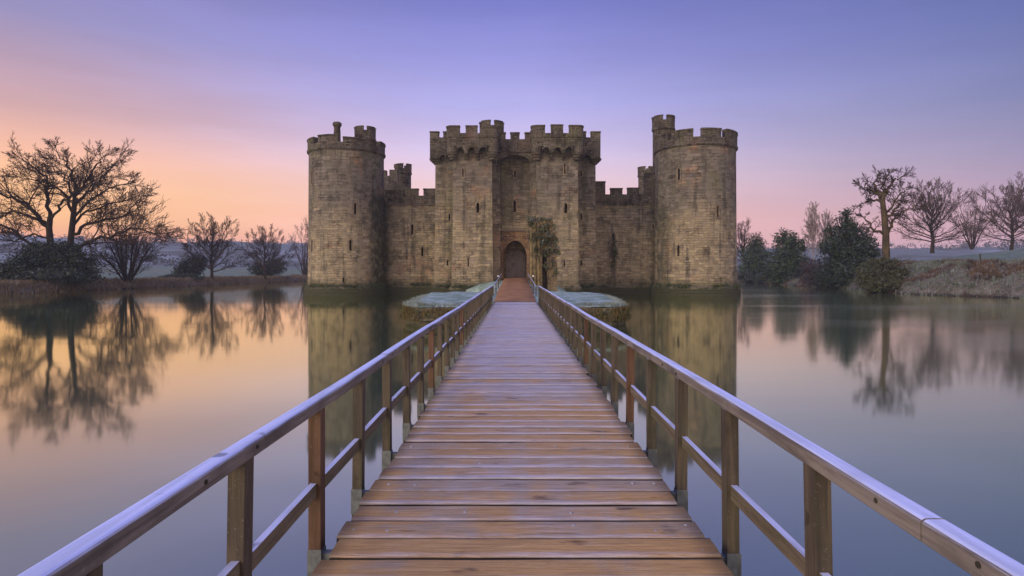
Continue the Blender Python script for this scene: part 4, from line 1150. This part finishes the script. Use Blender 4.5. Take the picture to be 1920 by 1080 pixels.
bush('bramble_bush', 'low rounded olive bramble bush at the water under the pollard oak', b, lobes_px(b, 75.5, [(1656, 533, 46, 14, -2), (1655, 515, 40, 26, 0), (1630, 520, 26, 22, -1), (1682, 520, 24, 20, -1), (1656, 496, 28, 14, 1), (1690, 530, 14, 12, 0)]), 22000, .12, 'olive', 55, EV)
b = P(1545, 536, 98)
bush('bramble_bush', 'dark brown scrub at the water below the birches', b, lobes_px(b, 98, [(1545, 526, 46, 10, -1), (1540, 510, 32, 24, 0), (1520, 502, 20, 18, 1), (1525, 520, 22, 13, -1), (1570, 505, 30, 26, 1), (1600, 525, 30, 14, -2)]), 9000, .15, 'heather', 56, EV)
b = P(1452, 528, 126)
bush('evergreen_bush', 'low dark thicket filling the bank between the two rounded evergreens', b, lobes_px(b, 126, [(1400, 518, 22, 13, 12), (1448, 512, 24, 20, 0), (1512, 516, 26, 16, -14), (1430, 520, 26, 12, 4), (1478, 522, 30, 10, -4)]), 9000, .2, 'yew', 63, EV)
b = P(362, 524, 124)
bush('evergreen_bush', 'dark low bush left of the middle bare tree', b, lobes_px(b, 124, [(362, 500, 22, 18, 0), (345, 508, 16, 12, -1), (372, 486, 12, 10, 0)]), 5000, .22, 'yew', 57, EV)
b = P(516, 522, 150)
bush('evergreen_bush', 'dark bush behind the smaller bare tree near the castle', b, lobes_px(b, 150, [(516, 498, 20, 16, 0), (498, 506, 18, 12, 0), (482, 505, 14, 12, 0)]), 5000, .25, 'yew', 58, EV)
b = P(335, 522, 112)
bush('bramble_bush', 'thin dark scrub along the left bank', b, lobes_px(b, 112, [(335, 519, 26, 4, 0), (312, 521, 16, 4, 0), (365, 520, 18, 4, 0)]), 2500, .18, 'yew', 59, EV, hollow=.1, stem=.06)

# ivy on the ruin, lichen growth by the curtain wall
b = Vector((2.9, 54.0, 1.2))
bush('ivy', 'shaggy ivy hanging over the top of the broken gateway', b, [(x, y * .5 + .12, z, w, .16, h) for x, y, z, w, _, h in lobes_px(b, 54.0, [(1006, 411, 12, 7, .3), (1022, 414, 13, 8, .4), (1034, 424, 9, 9, .5), (1018, 428, 13, 9, .1), (1036, 440, 7, 13, .3), (1026, 446, 8, 16, .0), (1041, 456, 5, 13, .3), (1017, 455, 5, 15, -.05), (1031, 466, 6, 14, .1), (1022, 474, 4, 9, -.05), (998, 420, 5, 10, -.1), (1009, 438, 4, 14, -.1), (1045, 470, 4, 9, .4), (1038, 492, 4, 12, .2), (1006, 470, 4, 13, -.2), (1000, 446, 4, 14, -.25), (1042, 510, 4, 8, .2), (1024, 500, 2.5, 10, -.1), (994, 412, 5, 7, -.1)])], 4000, .085, 'ivy', 61, None, 'plant', .014, .15)
b = Vector((X(1151, 69.3), 69.35, 5))
bush('creeper', 'ragged creeper growing down from the hole in the right curtain wall', b, lobes_px(b, 69.45, [(1151, 455, 4, 12, 0), (1153, 475, 5, 16, 0), (1150, 496, 4, 12, 0)]), 900, .08, 'ivy', 62, None, 'plant', .03, .1)

# fence post on the field
fp = empty('fence_post', P(1838, 486, 84)); tag(fp, 'lone dark fence post on the frosted field above the bank', 'post')
z0 = ground_z(fp.location.x, fp.location.y); fp.location.z = z0
MB().loft([[(x, y, z) for x, y in ((-.07, -.06), (.07, -.06), (.07, .06), (-.07, .06))] for z in (-.4, 1.05)] + [[(-.04, -.03, 1.12), (.04, -.03, 1.12), (.04, .03, 1.12), (-.04, .03, 1.12)]]).build('post', M['beam'], fp)
MB().box(-.02, .02, -.07, -.06, .8, .86).build('staple', M['steel'], fp)

# ------------------------------------------------------------------ grass and bracken (uncountable)
def blades(n, sampler, hmin, hmax, w, seed, bend=.5, k=7):
    rn = np.random.default_rng(seed); rg = random.Random(seed)
    pts = []
    while len(pts) < n: 
        r = sampler(rg)
        if r: pts.append(r)
    p = np.repeat(np.array(pts), k, 0); N = len(p)
    p[:, :2] += rn.normal(size=(N, 2)) * .12
    az = rn.random(N) * 6.283; h = (hmin + (hmax - hmin) * rn.random(N)); ww = w * (.6 + .8 * rn.random(N))
    lean = bend * rn.random(N) * h
    dx, dy = np.cos(az), np.sin(az); az2 = rn.random(N) * 6.283; sx, sy = np.cos(az2), np.sin(az2)
    z = np.zeros(N)
    a = p + np.stack([sx * ww / 2, sy * ww / 2, z - .05], 1); b = p - np.stack([sx * ww / 2, sy * ww / 2, z + .05], 1)
    m1 = p + np.stack([dx * lean * .35 - sx * ww * .35, dy * lean * .35 - sy * ww * .35, h * .6], 1)
    m2 = p + np.stack([dx * lean * .35 + sx * ww * .35, dy * lean * .35 + sy * ww * .35, h * .6], 1)
    t = p + np.stack([dx * lean, dy * lean, h], 1); t2 = t + np.stack([sx * .006, sy * .006, z], 1)
    q = np.stack([a, b, m1, m2, t, t2], 1).reshape(-1, 3)
    i = np.arange(N)[:, None] * 6
    f = np.concatenate([i + np.array([[0, 1, 2, 3]]), i + np.array([[3, 2, 4, 5]])], 0)
    return q, f
def s_left(rg):
    y = 62 + (172 - 62) * rg.random() ** 1.3; x = bank_left(y) - rg.uniform(.15, 6 if rg.random() < .5 else 2)
    return (x, y, ground_z(x, y))
def s_right(lo, hi, fn=None, s1=9.5, y0=46, y1=120):
    def f(rg):
        y = rg.uniform(y0, y1); x = bank_right(y) + rg.uniform(.15, s1)
        v = nz(x, y, .28, 12)
        if not (lo <= v < hi): return None
        return (x, y, ground_z(x, y))
    return f
q, f = blades(3600, s_left, .25, .75, .07, 71); tag(np_obj('dry_grass', q, f, 'drygrass'), 'brown dry grass fringing the left bank', 'grass', kind='stuff')
q, f = blades(4200, s_right(-1, .06), .12, .42, .06, 72); tag(np_obj('frosted_grass', q, f, 'frostgrass'), 'frosted tussock grass on the right bank', 'grass', kind='stuff')
q, f = blades(1500, s_right(.20, 1), .15, .42, .09, 73, .9); tag(np_obj('bracken', q, f, 'bracken'), 'rusty dead bracken patches on the right bank', 'bracken', kind='stuff')
q, f = blades(1800, s_right(.02, .24), .15, .5, .07, 74, .8); tag(np_obj('bramble_scrub', q, f, 'heather'), 'purple brown bramble scrub on the right bank', 'scrub', kind='stuff')
def s_moss(rg):
    i = rg.randrange(len(ring)); k = rg.uniform(1.0, 1.012); z = rg.uniform(.45, 1.02)
    if abs(ring[i][0] - .05) < 1.9 and ring[i][1] < 30: return None
    return (OC[0] + (ring[i][0] - OC[0]) * k, OC[1] + (ring[i][1] - OC[1]) * k, z)
q, f = blades(4200, s_moss, -.26, -.06, .035, 77, .6, 6); tag(np_obj('wall_moss', q, f, 'moss'), 'hanging moss and weeds on the islet wall', 'moss', kind='stuff')
def s_plinth(rg):
    cx, cy, r = (LT, RT)[rg.random() < .5]
    if rg.random() < .55:
        a = rg.uniform(-1.9, 1.9) + math.atan2(-cx, cy); k = r + .12 + rg.uniform(0, .25)
        x, y, z = cx + k * math.sin(a), cy - k * math.cos(a), 1.18 - (k - r - .1) * .9
    else:
        x = rg.choice((rg.uniform(-15.5, -8.7), rg.uniform(8.9, 16.2), rg.uniform(-9, -2.4), rg.uniform(2.4, 9)))
        y = (69.8 if abs(x) > 8.85 else 63.75 if abs(x) > 6.55 else 60.75) - rg.uniform(0, .22); z = 1.1
    if noise.noise(Vector((x * .5, y * .5, 4))) < -.12: return None
    return (x, y, z)
q, f = blades(900, s_plinth, .08, .34, .05, 78, 1.0, 6); tag(np_obj('plinth_weeds', q, f, 'weed'), 'weeds and moss growing along the castle plinth', 'weeds', kind='stuff')
def s_isl(rg):
    a = rg.uniform(0, 6.283); i = int(a / 6.283 * len(ring)) % len(ring); k = rg.uniform(.93, .995)
    x = OC[0] + (ring[i][0] - OC[0]) * k; y = OC[1] + (ring[i][1] - OC[1]) * k
    if abs(x) < 1.75: return None
    return (x, y, 1.03 if k > .96 else 1.08)
q, f = blades(1000, s_isl, .05, .16, .02, 75, 1.3, 8); tag(np_obj('turf_fringe', q, f, 'rime'), 'frosted grass tufts overhanging the islet wall', 'grass', kind='stuff')

# far woods on the hills
def far_wood():
    rg = random.Random(91); lob = []
    while len(lob) < 620:
        d = rg.uniform(480, 1350); az = R(rg.uniform(-44, 44)); x, y = d * math.sin(az), d * math.cos(az)
        if rg.random() < .35:
            d = rg.uniform(1120, 1300); x, y = d * math.sin(az), d * math.cos(az)
        elif nz(x, y, .004, 33) < .05: continue
        s = rg.uniform(3.5, 7.)
        lob.append((x, y, ground_z(x, y) + s * .6, s * 1.3, s * 1.3, s))
    q, f = leaf_mesh(lob, 40000, 1.4, 92, hollow=.3)
    tag(np_obj('woodland', q, f, 'far'), 'hazy blue woods and hedges on the far hills', 'woodland', kind='stuff')
far_wood()
